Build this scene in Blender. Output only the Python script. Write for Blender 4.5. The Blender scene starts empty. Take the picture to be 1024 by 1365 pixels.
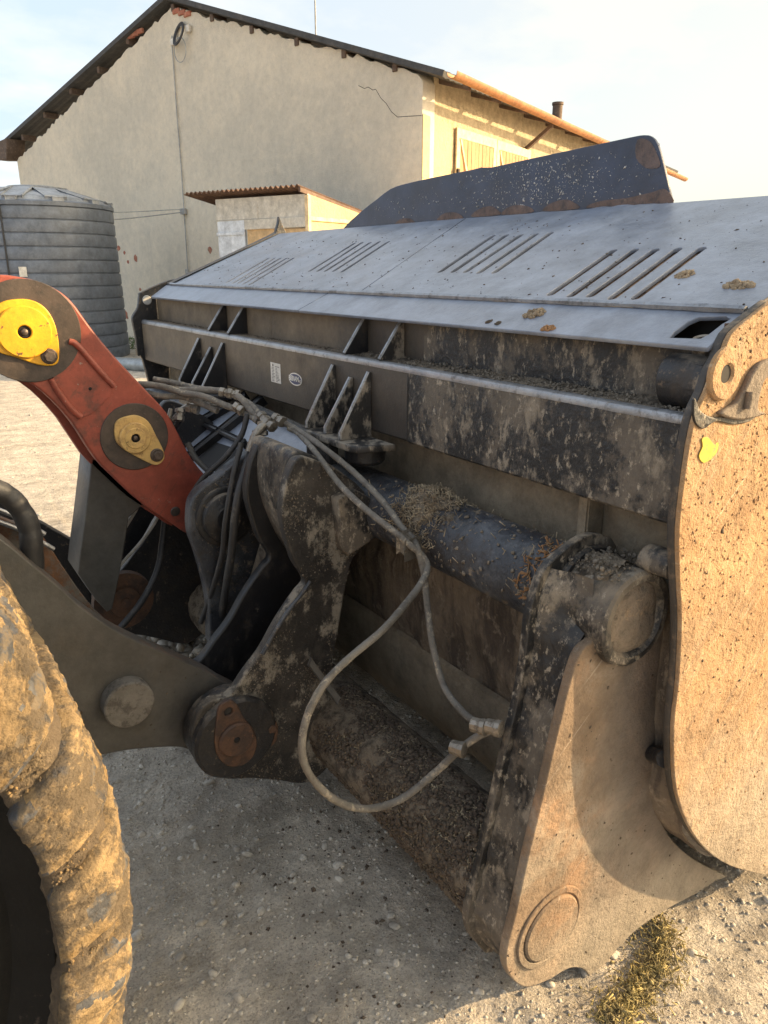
import bpy, bmesh, math, random
import numpy as np
from mathutils import Vector, Matrix
from mathutils import noise as mnoise
R = math.radians
SC = bpy.context.scene
COL = SC.collection
rng = random.Random(7)
nr = np.random.RandomState(11)

# ------------------------------------------------------------------ camera
CAM = Vector((0.0, 0.0, 1.65))
cd = bpy.data.cameras.new('camera')
cam = bpy.data.objects.new('camera', cd)
COL.objects.link(cam)
cam.location = CAM
cam.rotation_euler = (math.pi / 2 - math.atan(322.5 / 986.0), 0, -R(34.09))
cd.sensor_fit = 'VERTICAL'
cd.sensor_height = 36.0
cd.lens = 36.0 * 986.0 / 1365.0
cd.clip_start = 0.02
cd.clip_end = 1500
SC.camera = cam

# ------------------------------------------------------------------ sky and sun
SUN_HEAD = R(118)      # compass heading of the sun, from +Y towards +X
SUN_EL = R(19)
world = bpy.data.worlds.new('World')
SC.world = world
world.use_nodes = True
wn, wl = world.node_tree.nodes, world.node_tree.links
wn.clear()
w_out = wn.new('ShaderNodeOutputWorld')
w_bg = wn.new('ShaderNodeBackground')
w_bg.inputs['Strength'].default_value = 0.15
sky = wn.new('ShaderNodeTexSky')
sky.sky_type = 'NISHITA'
sky.sun_disc = False
sky.sun_elevation = SUN_EL
sky.sun_rotation = SUN_HEAD
sky.altitude = 100
sky.air_density = 1.0
sky.dust_density = 2.5
sky.ozone_density = 1.0
tc = wn.new('ShaderNodeTexCoord')
sep = wn.new('ShaderNodeSeparateXYZ')
wl.new(tc.outputs['Generated'], sep.inputs[0])
zc = wn.new('ShaderNodeMath'); zc.operation = 'MAXIMUM'; zc.inputs[1].default_value = 0.0
wl.new(sep.outputs['Z'], zc.inputs[0])
zd = wn.new('ShaderNodeMath'); zd.operation = 'ADD'; zd.inputs[1].default_value = 0.18
wl.new(zc.outputs[0], zd.inputs[0])
dv = wn.new('ShaderNodeVectorMath'); dv.operation = 'DIVIDE'
cb = wn.new('ShaderNodeCombineXYZ')
for k in range(3):
    wl.new(zd.outputs[0], cb.inputs[k])
wl.new(tc.outputs['Generated'], dv.inputs[0]); wl.new(cb.outputs[0], dv.inputs[1])
n1 = wn.new('ShaderNodeTexNoise'); n1.inputs['Scale'].default_value = 1.3; n1.inputs['Detail'].default_value = 7; n1.inputs['Roughness'].default_value = 0.55
wl.new(dv.outputs[0], n1.inputs['Vector'])
mr = wn.new('ShaderNodeMapRange'); mr.inputs['From Min'].default_value = 0.44; mr.inputs['From Max'].default_value = 0.62
mr.inputs['To Min'].default_value = 0.0
mr.inputs['To Max'].default_value = 1.0
wl.new(n1.outputs['Fac'], mr.inputs['Value'])
# cloud tint: whiter away from the sun, warm cream towards it
dsun = wn.new('ShaderNodeVectorMath'); dsun.operation = 'DOT_PRODUCT'
dsun.inputs[1].default_value = (math.sin(SUN_HEAD), math.cos(SUN_HEAD), 0)
wl.new(tc.outputs['Generated'], dsun.inputs[0])
mr2 = wn.new('ShaderNodeMapRange'); mr2.inputs['From Min'].default_value = -0.35; mr2.inputs['From Max'].default_value = 0.75
wl.new(dsun.outputs['Value'], mr2.inputs['Value'])
ctint = wn.new('ShaderNodeMix'); ctint.data_type = 'RGBA'
ctint.inputs['A'].default_value = (1.55, 1.53, 1.48, 1)
ctint.inputs['B'].default_value = (1.58, 1.38, 0.94, 1)
wl.new(mr2.outputs[0], ctint.inputs['Factor'])
# thin veil of high haze with brighter cloud streaks in it
veil = wn.new('ShaderNodeMix'); veil.data_type = 'RGBA'
veil.inputs['A'].default_value = (1.0, 1.2, 1.46, 1)
vh = wn.new('ShaderNodeMix'); vh.data_type = 'RGBA'
vh.inputs['A'].default_value = (1.0, 1.2, 1.46, 1)
vh.inputs['B'].default_value = (1.38, 1.26, 0.94, 1)
wl.new(mr2.outputs[0], vh.inputs['Factor'])
wl.new(vh.outputs['Result'], veil.inputs['A'])
wl.new(mr.outputs[0], veil.inputs['Factor'])
wl.new(ctint.outputs['Result'], veil.inputs['B'])
wm = wn.new('ShaderNodeMix'); wm.data_type = 'RGBA'
wm.inputs['Factor'].default_value = 0.90
wl.new(sky.outputs[0], wm.inputs['A'])
# out-of-view warm haze glow around the sun, boosted as fill for the shade
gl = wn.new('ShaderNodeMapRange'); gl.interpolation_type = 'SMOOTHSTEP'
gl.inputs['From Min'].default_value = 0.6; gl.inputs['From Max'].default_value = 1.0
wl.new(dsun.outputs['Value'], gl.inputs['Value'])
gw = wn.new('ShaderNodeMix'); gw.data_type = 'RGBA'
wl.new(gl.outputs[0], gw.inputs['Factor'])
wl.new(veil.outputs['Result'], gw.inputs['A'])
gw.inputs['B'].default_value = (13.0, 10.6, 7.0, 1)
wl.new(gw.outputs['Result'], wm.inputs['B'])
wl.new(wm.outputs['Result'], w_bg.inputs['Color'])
wl.new(w_bg.outputs[0], w_out.inputs[0])

sd = bpy.data.lights.new('sun', 'SUN')
sd.energy = 2.1
sd.angle = R(0.6)
sd.color = (1.0, 0.72, 0.40)
so = bpy.data.objects.new('sun', sd)
COL.objects.link(so)
sdir = Vector((math.sin(SUN_HEAD) * math.cos(SUN_EL), math.cos(SUN_HEAD) * math.cos(SUN_EL), math.sin(SUN_EL)))
so.rotation_euler = sdir.to_track_quat('Z', 'Y').to_euler()
so.location = (20, -12, 15)

SC.view_settings.view_transform = 'Standard'
SC.view_settings.look = 'None'
SC.view_settings.exposure = 2.2
SC.view_settings.gamma = 1.0
SC.view_settings.use_curve_mapping = False

# ------------------------------------------------------------------ materials
def M(name, base, rough=0.6, metal=0.0, layers=(), bump=(), dust=None, spec=0.5, pt=None, zone=(), tone=(0.68, 1.3)):
    """layers: (colour, scale, lo, hi, amount, stretch, roughness or None)
       bump:   (scale, distance, stretch, lo, hi)
       dust:   (colour, amount) settles on what faces up
       pt:     (colour, lo, hi) worn / bare convex edges
       zone:   (colour, axis, from, to, amount, roughness) a colour for one part of the machine, such as wear or grime"""
    m = bpy.data.materials.new(name)
    m.use_nodes = True
    n, l = m.node_tree.nodes, m.node_tree.links
    b = n['Principled BSDF']
    geo = n.new('ShaderNodeNewGeometry')
    def noise(scale, stretch, detail=6, rgh=0.6, off=0.0):
        mp = n.new('ShaderNodeMapping')
        mp.inputs['Scale'].default_value = stretch[:3]
        mp.inputs['Location'].default_value = (off, off * 1.7, off * 0.6)
        if len(stretch) > 3:      # grain turned in the XZ plane first
            rt = n.new('ShaderNodeMapping'); rt.inputs['Rotation'].default_value = (0, stretch[3], 0)
            l.new(geo.outputs['Position'], rt.inputs['Vector']); l.new(rt.outputs[0], mp.inputs['Vector'])
        else:
            l.new(geo.outputs['Position'], mp.inputs['Vector'])
        t = n.new('ShaderNodeTexNoise')
        t.inputs['Scale'].default_value = scale
        t.inputs['Detail'].default_value = detail
        t.inputs['Roughness'].default_value = rgh
        l.new(mp.outputs[0], t.inputs['Vector'])
        return t.outputs['Fac']
    def rngm(src, lo, hi, amt=1.0):
        r_ = n.new('ShaderNodeMapRange'); r_.interpolation_type = 'SMOOTHSTEP'
        r_.inputs['From Min'].default_value = lo; r_.inputs['From Max'].default_value = hi
        r_.inputs['To Max'].default_value = amt
        l.new(src, r_.inputs['Value'])
        return r_.outputs[0]
    col = n.new('ShaderNodeRGB'); col.outputs[0].default_value = (*base, 1); col = col.outputs[0]
    rv = n.new('ShaderNodeValue'); rv.outputs[0].default_value = rough; rv = rv.outputs[0]
    def mix(mask, c):
        nonlocal col
        x = n.new('ShaderNodeMix'); x.data_type = 'RGBA'
        l.new(mask, x.inputs['Factor']); l.new(col, x.inputs['A']); x.inputs['B'].default_value = (*c, 1)
        col = x.outputs['Result']
    def mixr(mask, v):
        nonlocal rv
        x = n.new('ShaderNodeMix'); x.data_type = 'FLOAT'
        l.new(mask, x.inputs['Factor']); l.new(rv, x.inputs['A']); x.inputs['B'].default_value = v
        rv = x.outputs['Result']
    k = 0
    for L in layers:
        k += 1
        c, s, lo, hi, amt = L[:5]
        st = L[5] if len(L) > 5 else (1, 1, 1)
        msk = rngm(noise(s, st, 10, 0.72, off=k * 3.1 + len(name)), lo, hi, amt)
        mix(msk, c)
        if len(L) > 6 and L[6] is not None:
            mixr(msk, L[6])
    for Z in zone:
        c, ax, f0, f1, amt, zr = Z
        sp_ = n.new('ShaderNodeSeparateXYZ'); l.new(geo.outputs['Position'], sp_.inputs[0])
        ad = n.new('ShaderNodeMath'); ad.operation = 'MULTIPLY_ADD'
        l.new(noise(5.5, (1, 1, 1), 8, 0.7, off=2.2), ad.inputs[0]); ad.inputs[1].default_value = abs(f1 - f0) * 1.6
        l.new(sp_.outputs[ax], ad.inputs[2])
        r_ = n.new('ShaderNodeMapRange'); r_.interpolation_type = 'SMOOTHSTEP'
        sh_ = abs(f1 - f0) * 0.8
        lo_, hi_ = (f0 + sh_, f1 + sh_)
        r_.inputs['From Min'].default_value = min(lo_, hi_); r_.inputs['From Max'].default_value = max(lo_, hi_)
        r_.inputs['To Min'].default_value = 0 if hi_ > lo_ else amt; r_.inputs['To Max'].default_value = amt if hi_ > lo_ else 0
        l.new(ad.outputs[0], r_.inputs['Value'])
        mix(r_.outputs[0], c); mixr(r_.outputs[0], zr)
    # slight overall tone variation
    v = n.new('ShaderNodeHueSaturation')
    vv = n.new('ShaderNodeMapRange'); vv.inputs['From Min'].default_value = 0.35; vv.inputs['From Max'].default_value = 0.65
    vv.inputs['To Min'].default_value = tone[0]; vv.inputs['To Max'].default_value = tone[1]
    l.new(noise(7.3, (1, 1, 1), 12, 0.78, off=9.0), vv.inputs['Value'])
    l.new(vv.outputs[0], v.inputs['Value']); l.new(col, v.inputs['Color'])
    col = v.outputs['Color']
    if pt:
        msk = rngm(geo.outputs['Pointiness'], pt[1], pt[2], 0.9)
        mix(msk, pt[0])
    if dust:
        sx = n.new('ShaderNodeSeparateXYZ'); l.new(geo.outputs['Normal'], sx.inputs[0])
        up = rngm(sx.outputs['Z'], 0.25, 0.95, dust[1])
        ns = rngm(noise(17, (1, 1, 1), 9, 0.75, off=5.0), 0.42, 0.62, 1.0)
        mu = n.new('ShaderNodeMath'); mu.operation = 'MULTIPLY'
        l.new(up, mu.inputs[0]); l.new(ns, mu.inputs[1])
        mix(mu.outputs[0], dust[0]); mixr(mu.outputs[0], 0.95)
    l.new(col, b.inputs['Base Color']); l.new(rv, b.inputs['Roughness'])
    b.inputs['Metallic'].default_value = metal
    b.inputs['Specular IOR Level'].default_value = spec
    prev = None
    for B in bump:
        s, d, st = B[0], B[1], (B[2] if len(B) > 2 else (1, 1, 1))
        src = noise(s, st, 6, 0.65, off=s * 0.37)
        if len(B) > 4:
            src = rngm(src, B[3], B[4])
        bn = n.new('ShaderNodeBump')
        bn.inputs['Strength'].default_value = 1.0
        bn.inputs['Distance'].default_value = d
        l.new(src, bn.inputs['Height'])
        if prev: l.new(prev, bn.inputs['Normal'])
        prev = bn.outputs[0]
    if prev: l.new(prev, b.inputs['Normal'])
    return m

TAN = (0.30, 0.235, 0.165)
MUD = (0.17, 0.125, 0.085)
DMUD = (0.055, 0.042, 0.031)
RUST = (0.20, 0.075, 0.03)
BLK = (0.018, 0.018, 0.02)
MT = {}
MT['side'] = M('orange_mud_coated_steel', (0.38, 0.235, 0.12), 0.9, 0, [
    ((0.36, 0.20, 0.09), 9, 0.48, 0.7, 0.6),
    ((0.30, 0.22, 0.145), 2.2, 0.5, 0.66, 0.75),
    ((0.52, 0.42, 0.3), 14, 0.56, 0.66, 0.6, (0.25, 1, 6, 0.75)),
    ((0.22, 0.15, 0.095), 8, 0.54, 0.66, 0.6, (0.3, 1, 3, 0.9)),
    ((0.07, 0.05, 0.038), 34, 0.64, 0.70, 0.85, (1, 1, 0.6)),
    ((0.52, 0.37, 0.22), 60, 0.56, 0.7, 0.6)],
    [(45, 0.008), (120, 0.004), (11, 0.014)], zone=(((0.31, 0.265, 0.205), 2, 0.80, 0.30, 0.8, 0.55),))
MT['sideedge'] = M('black_dusty_plate_edge', (0.045, 0.04, 0.036), 0.6, 0, [(MUD, 30, 0.5, 0.66, 0.7)], [(60, 0.002)], (TAN, 0.7))
MT['frame'] = M('mud_worn_frame_plate', (0.185, 0.13, 0.085), 0.82, 0, [
    ((0.29, 0.175, 0.10), 5, 0.45, 0.62, 0.8),
    ((0.10, 0.08, 0.065), 26, 0.58, 0.68, 0.8, (1, 1, 0.5)),
    ((0.36, 0.30, 0.24), 12, 0.58, 0.67, 0.6, (0.15, 1, 9, 0.7), 0.5),
    ((0.15, 0.12, 0.09), 9, 0.56, 0.68, 0.6, (0.4, 1, 3, 0.6), 0.8),
    ((0.26, 0.22, 0.17), 3.1, 0.55, 0.68, 0.7, (1, 1, 1), 0.6),
    ((0.36, 0.29, 0.21), 70, 0.6, 0.7, 0.5)],
    [(38, 0.006), (130, 0.003), (8, 0.008)], zone=(((0.17, 0.145, 0.12), 0, 1.08, 1.2, 0.7, 0.85), ((0.29, 0.25, 0.195), 2, 0.34, 0.12, 0.65, 0.6)))  # first zone darkens the plate towards its front
MT['clay'] = M('packed_clay', (0.24, 0.19, 0.14), 0.95, 0, [
    ((0.12, 0.10, 0.08), 40, 0.52, 0.64, 0.85), ((0.5, 0.34, 0.2), 14, 0.55, 0.7, 0.7)],
    [(50, 0.012), (140, 0.005)])
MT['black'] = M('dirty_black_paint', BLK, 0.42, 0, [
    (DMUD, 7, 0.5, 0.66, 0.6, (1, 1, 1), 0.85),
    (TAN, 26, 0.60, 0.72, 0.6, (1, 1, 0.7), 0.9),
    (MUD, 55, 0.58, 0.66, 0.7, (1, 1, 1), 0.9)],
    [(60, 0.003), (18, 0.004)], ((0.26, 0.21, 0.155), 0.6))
MT['mottle'] = M('mottled_black_and_tan_steel', (0.016, 0.016, 0.017), 0.45, 0, [
    ((0.12, 0.10, 0.078), 6, 0.48, 0.56, 0.9, (1, 1, 0.8), 0.85),
    ((0.25, 0.21, 0.16), 13, 0.53, 0.63, 0.85, (1, 1, 0.55), 0.9),
    ((0.40, 0.34, 0.26), 55, 0.55, 0.63, 0.6, (1, 1, 0.6), 0.9),
    ((0.02, 0.018, 0.016), 24, 0.6, 0.7, 0.8, (1, 1, 0.5), 0.5)],
    [(50, 0.004), (14, 0.004)], ((0.30, 0.235, 0.165), 0.8))
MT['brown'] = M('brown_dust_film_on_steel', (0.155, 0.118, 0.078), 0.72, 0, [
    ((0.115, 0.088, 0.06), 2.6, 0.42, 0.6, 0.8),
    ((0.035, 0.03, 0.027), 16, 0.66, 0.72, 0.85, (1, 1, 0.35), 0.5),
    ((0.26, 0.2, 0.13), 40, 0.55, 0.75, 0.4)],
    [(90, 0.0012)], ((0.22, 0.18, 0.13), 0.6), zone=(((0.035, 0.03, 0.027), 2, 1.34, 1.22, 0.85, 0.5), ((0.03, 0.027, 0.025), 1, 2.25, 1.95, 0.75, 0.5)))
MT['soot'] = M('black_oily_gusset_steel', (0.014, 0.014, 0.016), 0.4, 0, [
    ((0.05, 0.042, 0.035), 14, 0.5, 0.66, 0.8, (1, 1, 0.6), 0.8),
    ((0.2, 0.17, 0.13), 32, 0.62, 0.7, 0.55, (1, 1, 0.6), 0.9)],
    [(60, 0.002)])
MT['sootdirty'] = M('grey_crusted_gusset_steel', (0.022, 0.021, 0.021), 0.5, 0, [
    ((0.28, 0.24, 0.19), 14, 0.47, 0.58, 0.9, (1, 1, 0.6), 0.9)], [(60, 0.003)])
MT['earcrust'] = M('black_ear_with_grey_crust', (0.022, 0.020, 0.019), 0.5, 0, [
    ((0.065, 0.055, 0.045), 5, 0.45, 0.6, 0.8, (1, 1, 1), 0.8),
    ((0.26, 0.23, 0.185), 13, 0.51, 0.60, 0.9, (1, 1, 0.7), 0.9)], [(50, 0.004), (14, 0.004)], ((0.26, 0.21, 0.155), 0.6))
MT['edge'] = M('bare_scuffed_edge_steel', (0.30, 0.31, 0.33), 0.35, 0.6, [
    ((0.06, 0.055, 0.05), 30, 0.5, 0.65, 0.6), (TAN, 60, 0.58, 0.7, 0.6, (1, 1, 1), 0.8)], [(90, 0.001)])  # scuffed edges; also paints highlights on the beam lip and hood weld
MT['hood'] = M('blue_black_hood_paint', (0.185, 0.21, 0.265), 0.28, 0.0, [
    ((0.27, 0.295, 0.345), 3.5, 0.38, 0.66, 0.75, (1, 1, 1), 0.5),
    ((0.25, 0.26, 0.27), 70, 0.57, 0.68, 0.45, (1, 0.6, 1), 0.6),
    ((0.012, 0.011, 0.010), 95, 0.68, 0.73, 0.9, (1, 1, 1), 0.6),
    ((0.14, 0.12, 0.09), 26, 0.67, 0.74, 0.7, (1, 0.5, 1), 0.9)],
    [(5, 0.004), (120, 0.0007)], None, 0.8)
MT['guard'] = M('navy_black_guard_paint', (0.028, 0.040, 0.075), 0.4, 0, [
    ((0.05, 0.05, 0.06), 4, 0.45, 0.65, 0.6, (1, 1, 1), 0.55),
    ((0.16, 0.11, 0.09), 7, 0.66, 0.72, 0.7, (1, 0.5, 1), 0.85),
    ((0.28, 0.27, 0.27), 80, 0.68, 0.72, 0.8, (1, 1, 0.5), 0.8)],
    [(6, 0.004), (110, 0.0006)])
MT['rustpatch'] = M('bare_rusty_weld_patch', (0.13, 0.095, 0.085), 0.8, 0, [((0.055, 0.05, 0.055), 30, 0.45, 0.65, 0.8), ((0.25, 0.19, 0.15), 60, 0.58, 0.7, 0.7)], [(60, 0.003)])
MT['slotrust'] = M('tan_rust_in_the_slots', (0.44, 0.29, 0.19), 0.9, 0, [((0.1, 0.06, 0.04), 30, 0.48, 0.58, 0.8)], [(60, 0.004)])
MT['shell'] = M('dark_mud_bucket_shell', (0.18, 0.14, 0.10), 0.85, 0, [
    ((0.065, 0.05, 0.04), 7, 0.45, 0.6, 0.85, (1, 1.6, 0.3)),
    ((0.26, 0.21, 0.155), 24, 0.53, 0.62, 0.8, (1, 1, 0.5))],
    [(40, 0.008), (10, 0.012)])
MT['shelltan'] = M('tan_mud_coated_shell', (0.27, 0.22, 0.155), 0.9, 0, [
    ((0.17, 0.135, 0.095), 6, 0.45, 0.62, 0.7),
    ((0.06, 0.045, 0.035), 40, 0.64, 0.7, 0.85, (1, 1, 0.7))],
    [(50, 0.006), (12, 0.006)])
MT['tube'] = M('scuffed_blue_black_tube', (0.035, 0.038, 0.046), 0.36, 0, [
    ((0.11, 0.115, 0.125), 6, 0.46, 0.62, 0.7, (1, 1, 1), 0.45),
    ((0.045, 0.036, 0.03), 9, 0.5, 0.64, 0.85, (1, 1, 1), 0.8),
    ((0.27, 0.21, 0.145), 24, 0.56, 0.68, 0.85, (1, 1, 1), 0.92)],
    [(50, 0.004), (12, 0.004)])
MT['strawmud'] = M('straw_and_manure_crust', (0.22, 0.175, 0.125), 0.95, 0, [
    ((0.055, 0.042, 0.03), 22, 0.45, 0.6, 0.85), ((0.33, 0.26, 0.16), 60, 0.6, 0.7, 0.8)],
    [(45, 0.02), (110, 0.008)])
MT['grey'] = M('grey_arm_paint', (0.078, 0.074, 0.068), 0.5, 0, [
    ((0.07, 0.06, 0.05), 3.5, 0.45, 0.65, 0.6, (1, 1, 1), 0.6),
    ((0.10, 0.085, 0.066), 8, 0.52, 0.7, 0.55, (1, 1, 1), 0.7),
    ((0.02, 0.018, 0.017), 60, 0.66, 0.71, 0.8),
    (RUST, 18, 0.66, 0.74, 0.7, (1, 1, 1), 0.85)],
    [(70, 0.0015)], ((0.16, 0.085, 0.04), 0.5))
MT['greyrust'] = M('rust_eaten_grey_arm_paint', (0.10, 0.09, 0.08), 0.6, 0, [
    ((0.13, 0.055, 0.022), 9, 0.46, 0.6, 0.9, (1, 1, 1), 0.85), ((0.33, 0.15, 0.05), 50, 0.58, 0.68, 0.7)], [(50, 0.003)])
MT['rusty'] = M('rusty_pin_plate', (0.105, 0.055, 0.033), 0.7, 0, [
    ((0.045, 0.03, 0.025), 14, 0.45, 0.62, 0.8), ((0.22, 0.1, 0.045), 40, 0.56, 0.7, 0.7)], [(50, 0.003)])
MT['red'] = M('worn_red_paint', (0.24, 0.050, 0.032), 0.48, 0, [
    ((0.26, 0.055, 0.032), 5, 0.42, 0.62, 0.8),
    ((0.42, 0.13, 0.08), 30, 0.55, 0.72, 0.35, (1, 1, 1), 0.7),
    ((0.09, 0.035, 0.025), 70, 0.64, 0.7, 0.8),
    ((0.10, 0.045, 0.035), 7, 0.56, 0.66, 0.75, (1, 1, 1), 0.75),
    ((0.30, 0.26, 0.23), 42, 0.655, 0.67, 0.8, (1, 1, 1), 0.6),
    ((0.13, 0.05, 0.035), 22, 0.60, 0.66, 0.6, (0.3, 1, 3, 0.9), 0.7)],
    [(60, 0.0012)], ((0.3, 0.16, 0.12), 0.35))
MT['wornring'] = M('bare_dark_worn_ring', (0.075, 0.056, 0.046), 0.5, 0.2, [
    ((0.035, 0.03, 0.028), 12, 0.42, 0.62, 0.8), ((0.16, 0.12, 0.10), 90, 0.58, 0.7, 0.5)], [(60, 0.001)])
MT['yellow'] = M('chipped_yellow_paint', (0.72, 0.37, 0.014), 0.42, 0, [
    ((0.60, 0.28, 0.012), 10, 0.45, 0.65, 0.7),
    ((0.10, 0.055, 0.03), 34, 0.62, 0.65, 0.92, (1, 1, 1), 0.8)],
    [(60, 0.001)])
MT['yellow2'] = M('grimy_yellow_paint', (0.55, 0.36, 0.13), 0.5, 0, [
    ((0.30, 0.17, 0.07), 18, 0.48, 0.64, 0.8),
    ((0.08, 0.05, 0.03), 40, 0.6, 0.66, 0.85, (1, 1, 1), 0.8)],
    [(60, 0.0015)])
MT['bolt'] = M('brown_steel_bolt', (0.11, 0.085, 0.07), 0.5, 0.5, [((0.05, 0.03, 0.025), 40, 0.5, 0.65, 0.8)], [(90, 0.001)])
MT['hole'] = M('black_inside', (0.008, 0.007, 0.007), 0.8)  # flat black paints the darkness of holes and pockets; also the hinge
MT['hose'] = M('dusty_grey_hose', (0.15, 0.135, 0.115), 0.75, 0, [
    ((0.09, 0.08, 0.07), 26, 0.5, 0.62, 0.75), ((0.33, 0.285, 0.22), 40, 0.54, 0.62, 0.8)], [(90, 0.003)])
MT['hosedark'] = M('black_rubber_hose', (0.03, 0.03, 0.032), 0.5, 0, [((0.13, 0.115, 0.095), 24, 0.54, 0.68, 0.7, (1, 1, 1), 0.8)], [(120, 0.001)])
MT['hosewhite'] = M('pale_grey_hose', (0.5, 0.48, 0.45), 0.6, 0, [((0.2, 0.17, 0.14), 24, 0.55, 0.68, 0.7)], [])
MT['fitting'] = M('tarnished_zinc_fitting', (0.28, 0.25, 0.21), 0.42, 0.7, [((0.10, 0.08, 0.06), 40, 0.48, 0.62, 0.75, (1, 1, 1), 0.8), ((0.4, 0.3, 0.2), 70, 0.58, 0.7, 0.7, (1, 1, 1), 0.8)], [(90, 0.001)])
MT['tyre'] = M('mud_caked_tyre_tread', (0.37, 0.26, 0.135), 0.92, 0, [
    ((0.12, 0.095, 0.068), 8, 0.46, 0.55, 0.9, (1, 1, 1)),
    ((0.055, 0.055, 0.06), 6, 0.54, 0.60, 0.85, (1, 1, 1), 0.5),
    ((0.50, 0.35, 0.17), 60, 0.54, 0.68, 0.7),
    ((0.40, 0.25, 0.09), 4, 0.52, 0.62, 0.8),
    ((0.035, 0.03, 0.028), 50, 0.66, 0.71, 0.8)],
    [(40, 0.014), (110, 0.008), (220, 0.004)])
MT['tyregap'] = M('dark_mud_between_the_lugs', (0.10, 0.075, 0.05), 0.95, 0, [((0.2, 0.15, 0.09), 14, 0.5, 0.6, 0.7)], [(60, 0.012)])
MT['rubber'] = M('scuffed_blue_grey_rubber', (0.06, 0.062, 0.068), 0.45, 0, [((0.13, 0.10, 0.065), 30, 0.46, 0.56, 0.9, (1, 1, 1), 0.9)], [(70, 0.004)])
MT['sidewall'] = M('black_tyre_sidewall', (0.007, 0.007, 0.007), 0.7, 0, [((0.07, 0.055, 0.045), 9, 0.58, 0.62, 0.7, (1, 1, 1), 0.9), ((0.2, 0.18, 0.15), 90, 0.68, 0.7, 0.8)], [(50, 0.002)], spec=0.2)
MT['ground'] = M('pale_packed_dirt', (0.63, 0.56, 0.465), 0.95, 0, [
    ((0.70, 0.625, 0.52), 1.6, 0.42, 0.62, 0.8),
    ((0.42, 0.35, 0.265), 1.5, 0.52, 0.62, 0.55, (0.35, 2.2, 1)),
    ((0.48, 0.42, 0.345), 9, 0.5, 0.64, 0.7),
    ((0.60, 0.56, 0.48), 38, 0.56, 0.68, 0.6),
    ((0.20, 0.165, 0.13), 23, 0.62, 0.68, 0.6),
    ((0.34, 0.29, 0.235), 150, 0.52, 0.58, 0.7),
    ((0.18, 0.145, 0.115), 60, 0.61, 0.68, 0.7)],
    [(60, 0.018), (140, 0.010), (22, 0.02)])
MT['stone'] = M('pale_limestone_pebbles', (0.50, 0.455, 0.385), 0.85, 0, [((0.32, 0.28, 0.23), 30, 0.42, 0.6, 0.8), ((0.54, 0.50, 0.43), 12, 0.54, 0.68, 0.7)], [(120, 0.002)])
MT['chipdark'] = M('dark_dung_crumbs', (0.075, 0.055, 0.04), 0.95, 0, [((0.15, 0.115, 0.08), 60, 0.45, 0.6, 0.8)], [(120, 0.003)])
MT['chiptan'] = M('dry_mud_crumbs', (0.32, 0.24, 0.155), 0.95, 0, [((0.18, 0.13, 0.085), 50, 0.45, 0.6, 0.8)], [(120, 0.003)])
MT['crust'] = M('grey_dry_crust_crumbs', (0.19, 0.16, 0.125), 0.95, 0, [((0.1, 0.08, 0.06), 40, 0.45, 0.6, 0.8)], [(120, 0.003)])
MT['sidechip'] = M('orange_mud_crumbs', (0.42, 0.26, 0.135), 0.95, 0, [((0.3, 0.17, 0.085), 50, 0.45, 0.6, 0.8)], [(120, 0.003)])
MT['greyc'] = M('grey_dust_crust', (0.17, 0.155, 0.135), 0.9, 0, [((0.08, 0.07, 0.06), 22, 0.5, 0.6, 0.8)], [(50, 0.006)])
MT['straw'] = M('straw_flecks', (0.40, 0.32, 0.21), 0.85, 0, [((0.2, 0.145, 0.09), 30, 0.4, 0.6, 0.9)], [])
MT['strawrust'] = M('orange_rusty_straw', (0.30, 0.16, 0.07), 0.85)
MT['hay'] = M('yellow_green_fodder', (0.40, 0.32, 0.13), 0.9, 0, [((0.17, 0.14, 0.08), 30, 0.42, 0.6, 0.9)], [(60, 0.005)])
MT['stucco'] = M('grey_cream_rendered_wall', (0.80, 0.71, 0.56), 0.92, 0, [
    ((0.64, 0.585, 0.48), 0.45, 0.40, 0.62, 0.85),
    ((0.78, 0.70, 0.56), 0.6, 0.5, 0.66, 0.7, (1, 1, 0.6)),
    ((0.52, 0.48, 0.42), 1.6, 0.56, 0.74, 0.6, (1, 1, 0.18)),
    ((0.42, 0.385, 0.33), 30, 0.56, 0.72, 0.4, (1, 1, 0.5)),
    ((0.36, 0.33, 0.29), 7, 0.64, 0.74, 0.5, (1, 1, 0.2))],
    [(28, 0.025, (1, 1, 0.6)), (70, 0.02)], tone=(0.9, 1.08))
MT['stuccoy'] = M('ochre_rendered_wall', (0.62, 0.46, 0.24), 0.9, 0, [((0.5, 0.35, 0.18), 2.2, 0.5, 0.68, 0.6, (1, 1, 0.5))], [(20, 0.02)], tone=(0.9, 1.08))
MT['stuccos'] = M('buff_rendered_side_wall', (0.46, 0.37, 0.24), 0.92, 0, [((0.36, 0.29, 0.19), 1.1, 0.45, 0.65, 0.7, (1, 1, 0.5))], [(20, 0.03)])
MT['brick'] = M('exposed_red_brick', (0.36, 0.13, 0.08), 0.9, 0, [((0.45, 0.3, 0.2), 12, 0.5, 0.6, 0.6)], [(40, 0.01)])
MT['roof'] = M('dark_fibre_cement_roof', (0.055, 0.055, 0.055), 0.8, 0, [((0.09, 0.08, 0.07), 3, 0.5, 0.66, 0.7)], [(20, 0.01)])
MT['oldwood'] = M('weathered_brown_timber', (0.11, 0.075, 0.055), 0.85, 0, [((0.2, 0.15, 0.11), 14, 0.5, 0.66, 0.7)], [(50, 0.004)])
MT['gutter'] = M('rusty_orange_gutter', (0.34, 0.15, 0.055), 0.6, 0, [((0.22, 0.09, 0.035), 5, 0.45, 0.62, 0.8), ((0.42, 0.27, 0.14), 10, 0.56, 0.68, 0.6)], [(30, 0.004)])
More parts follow.
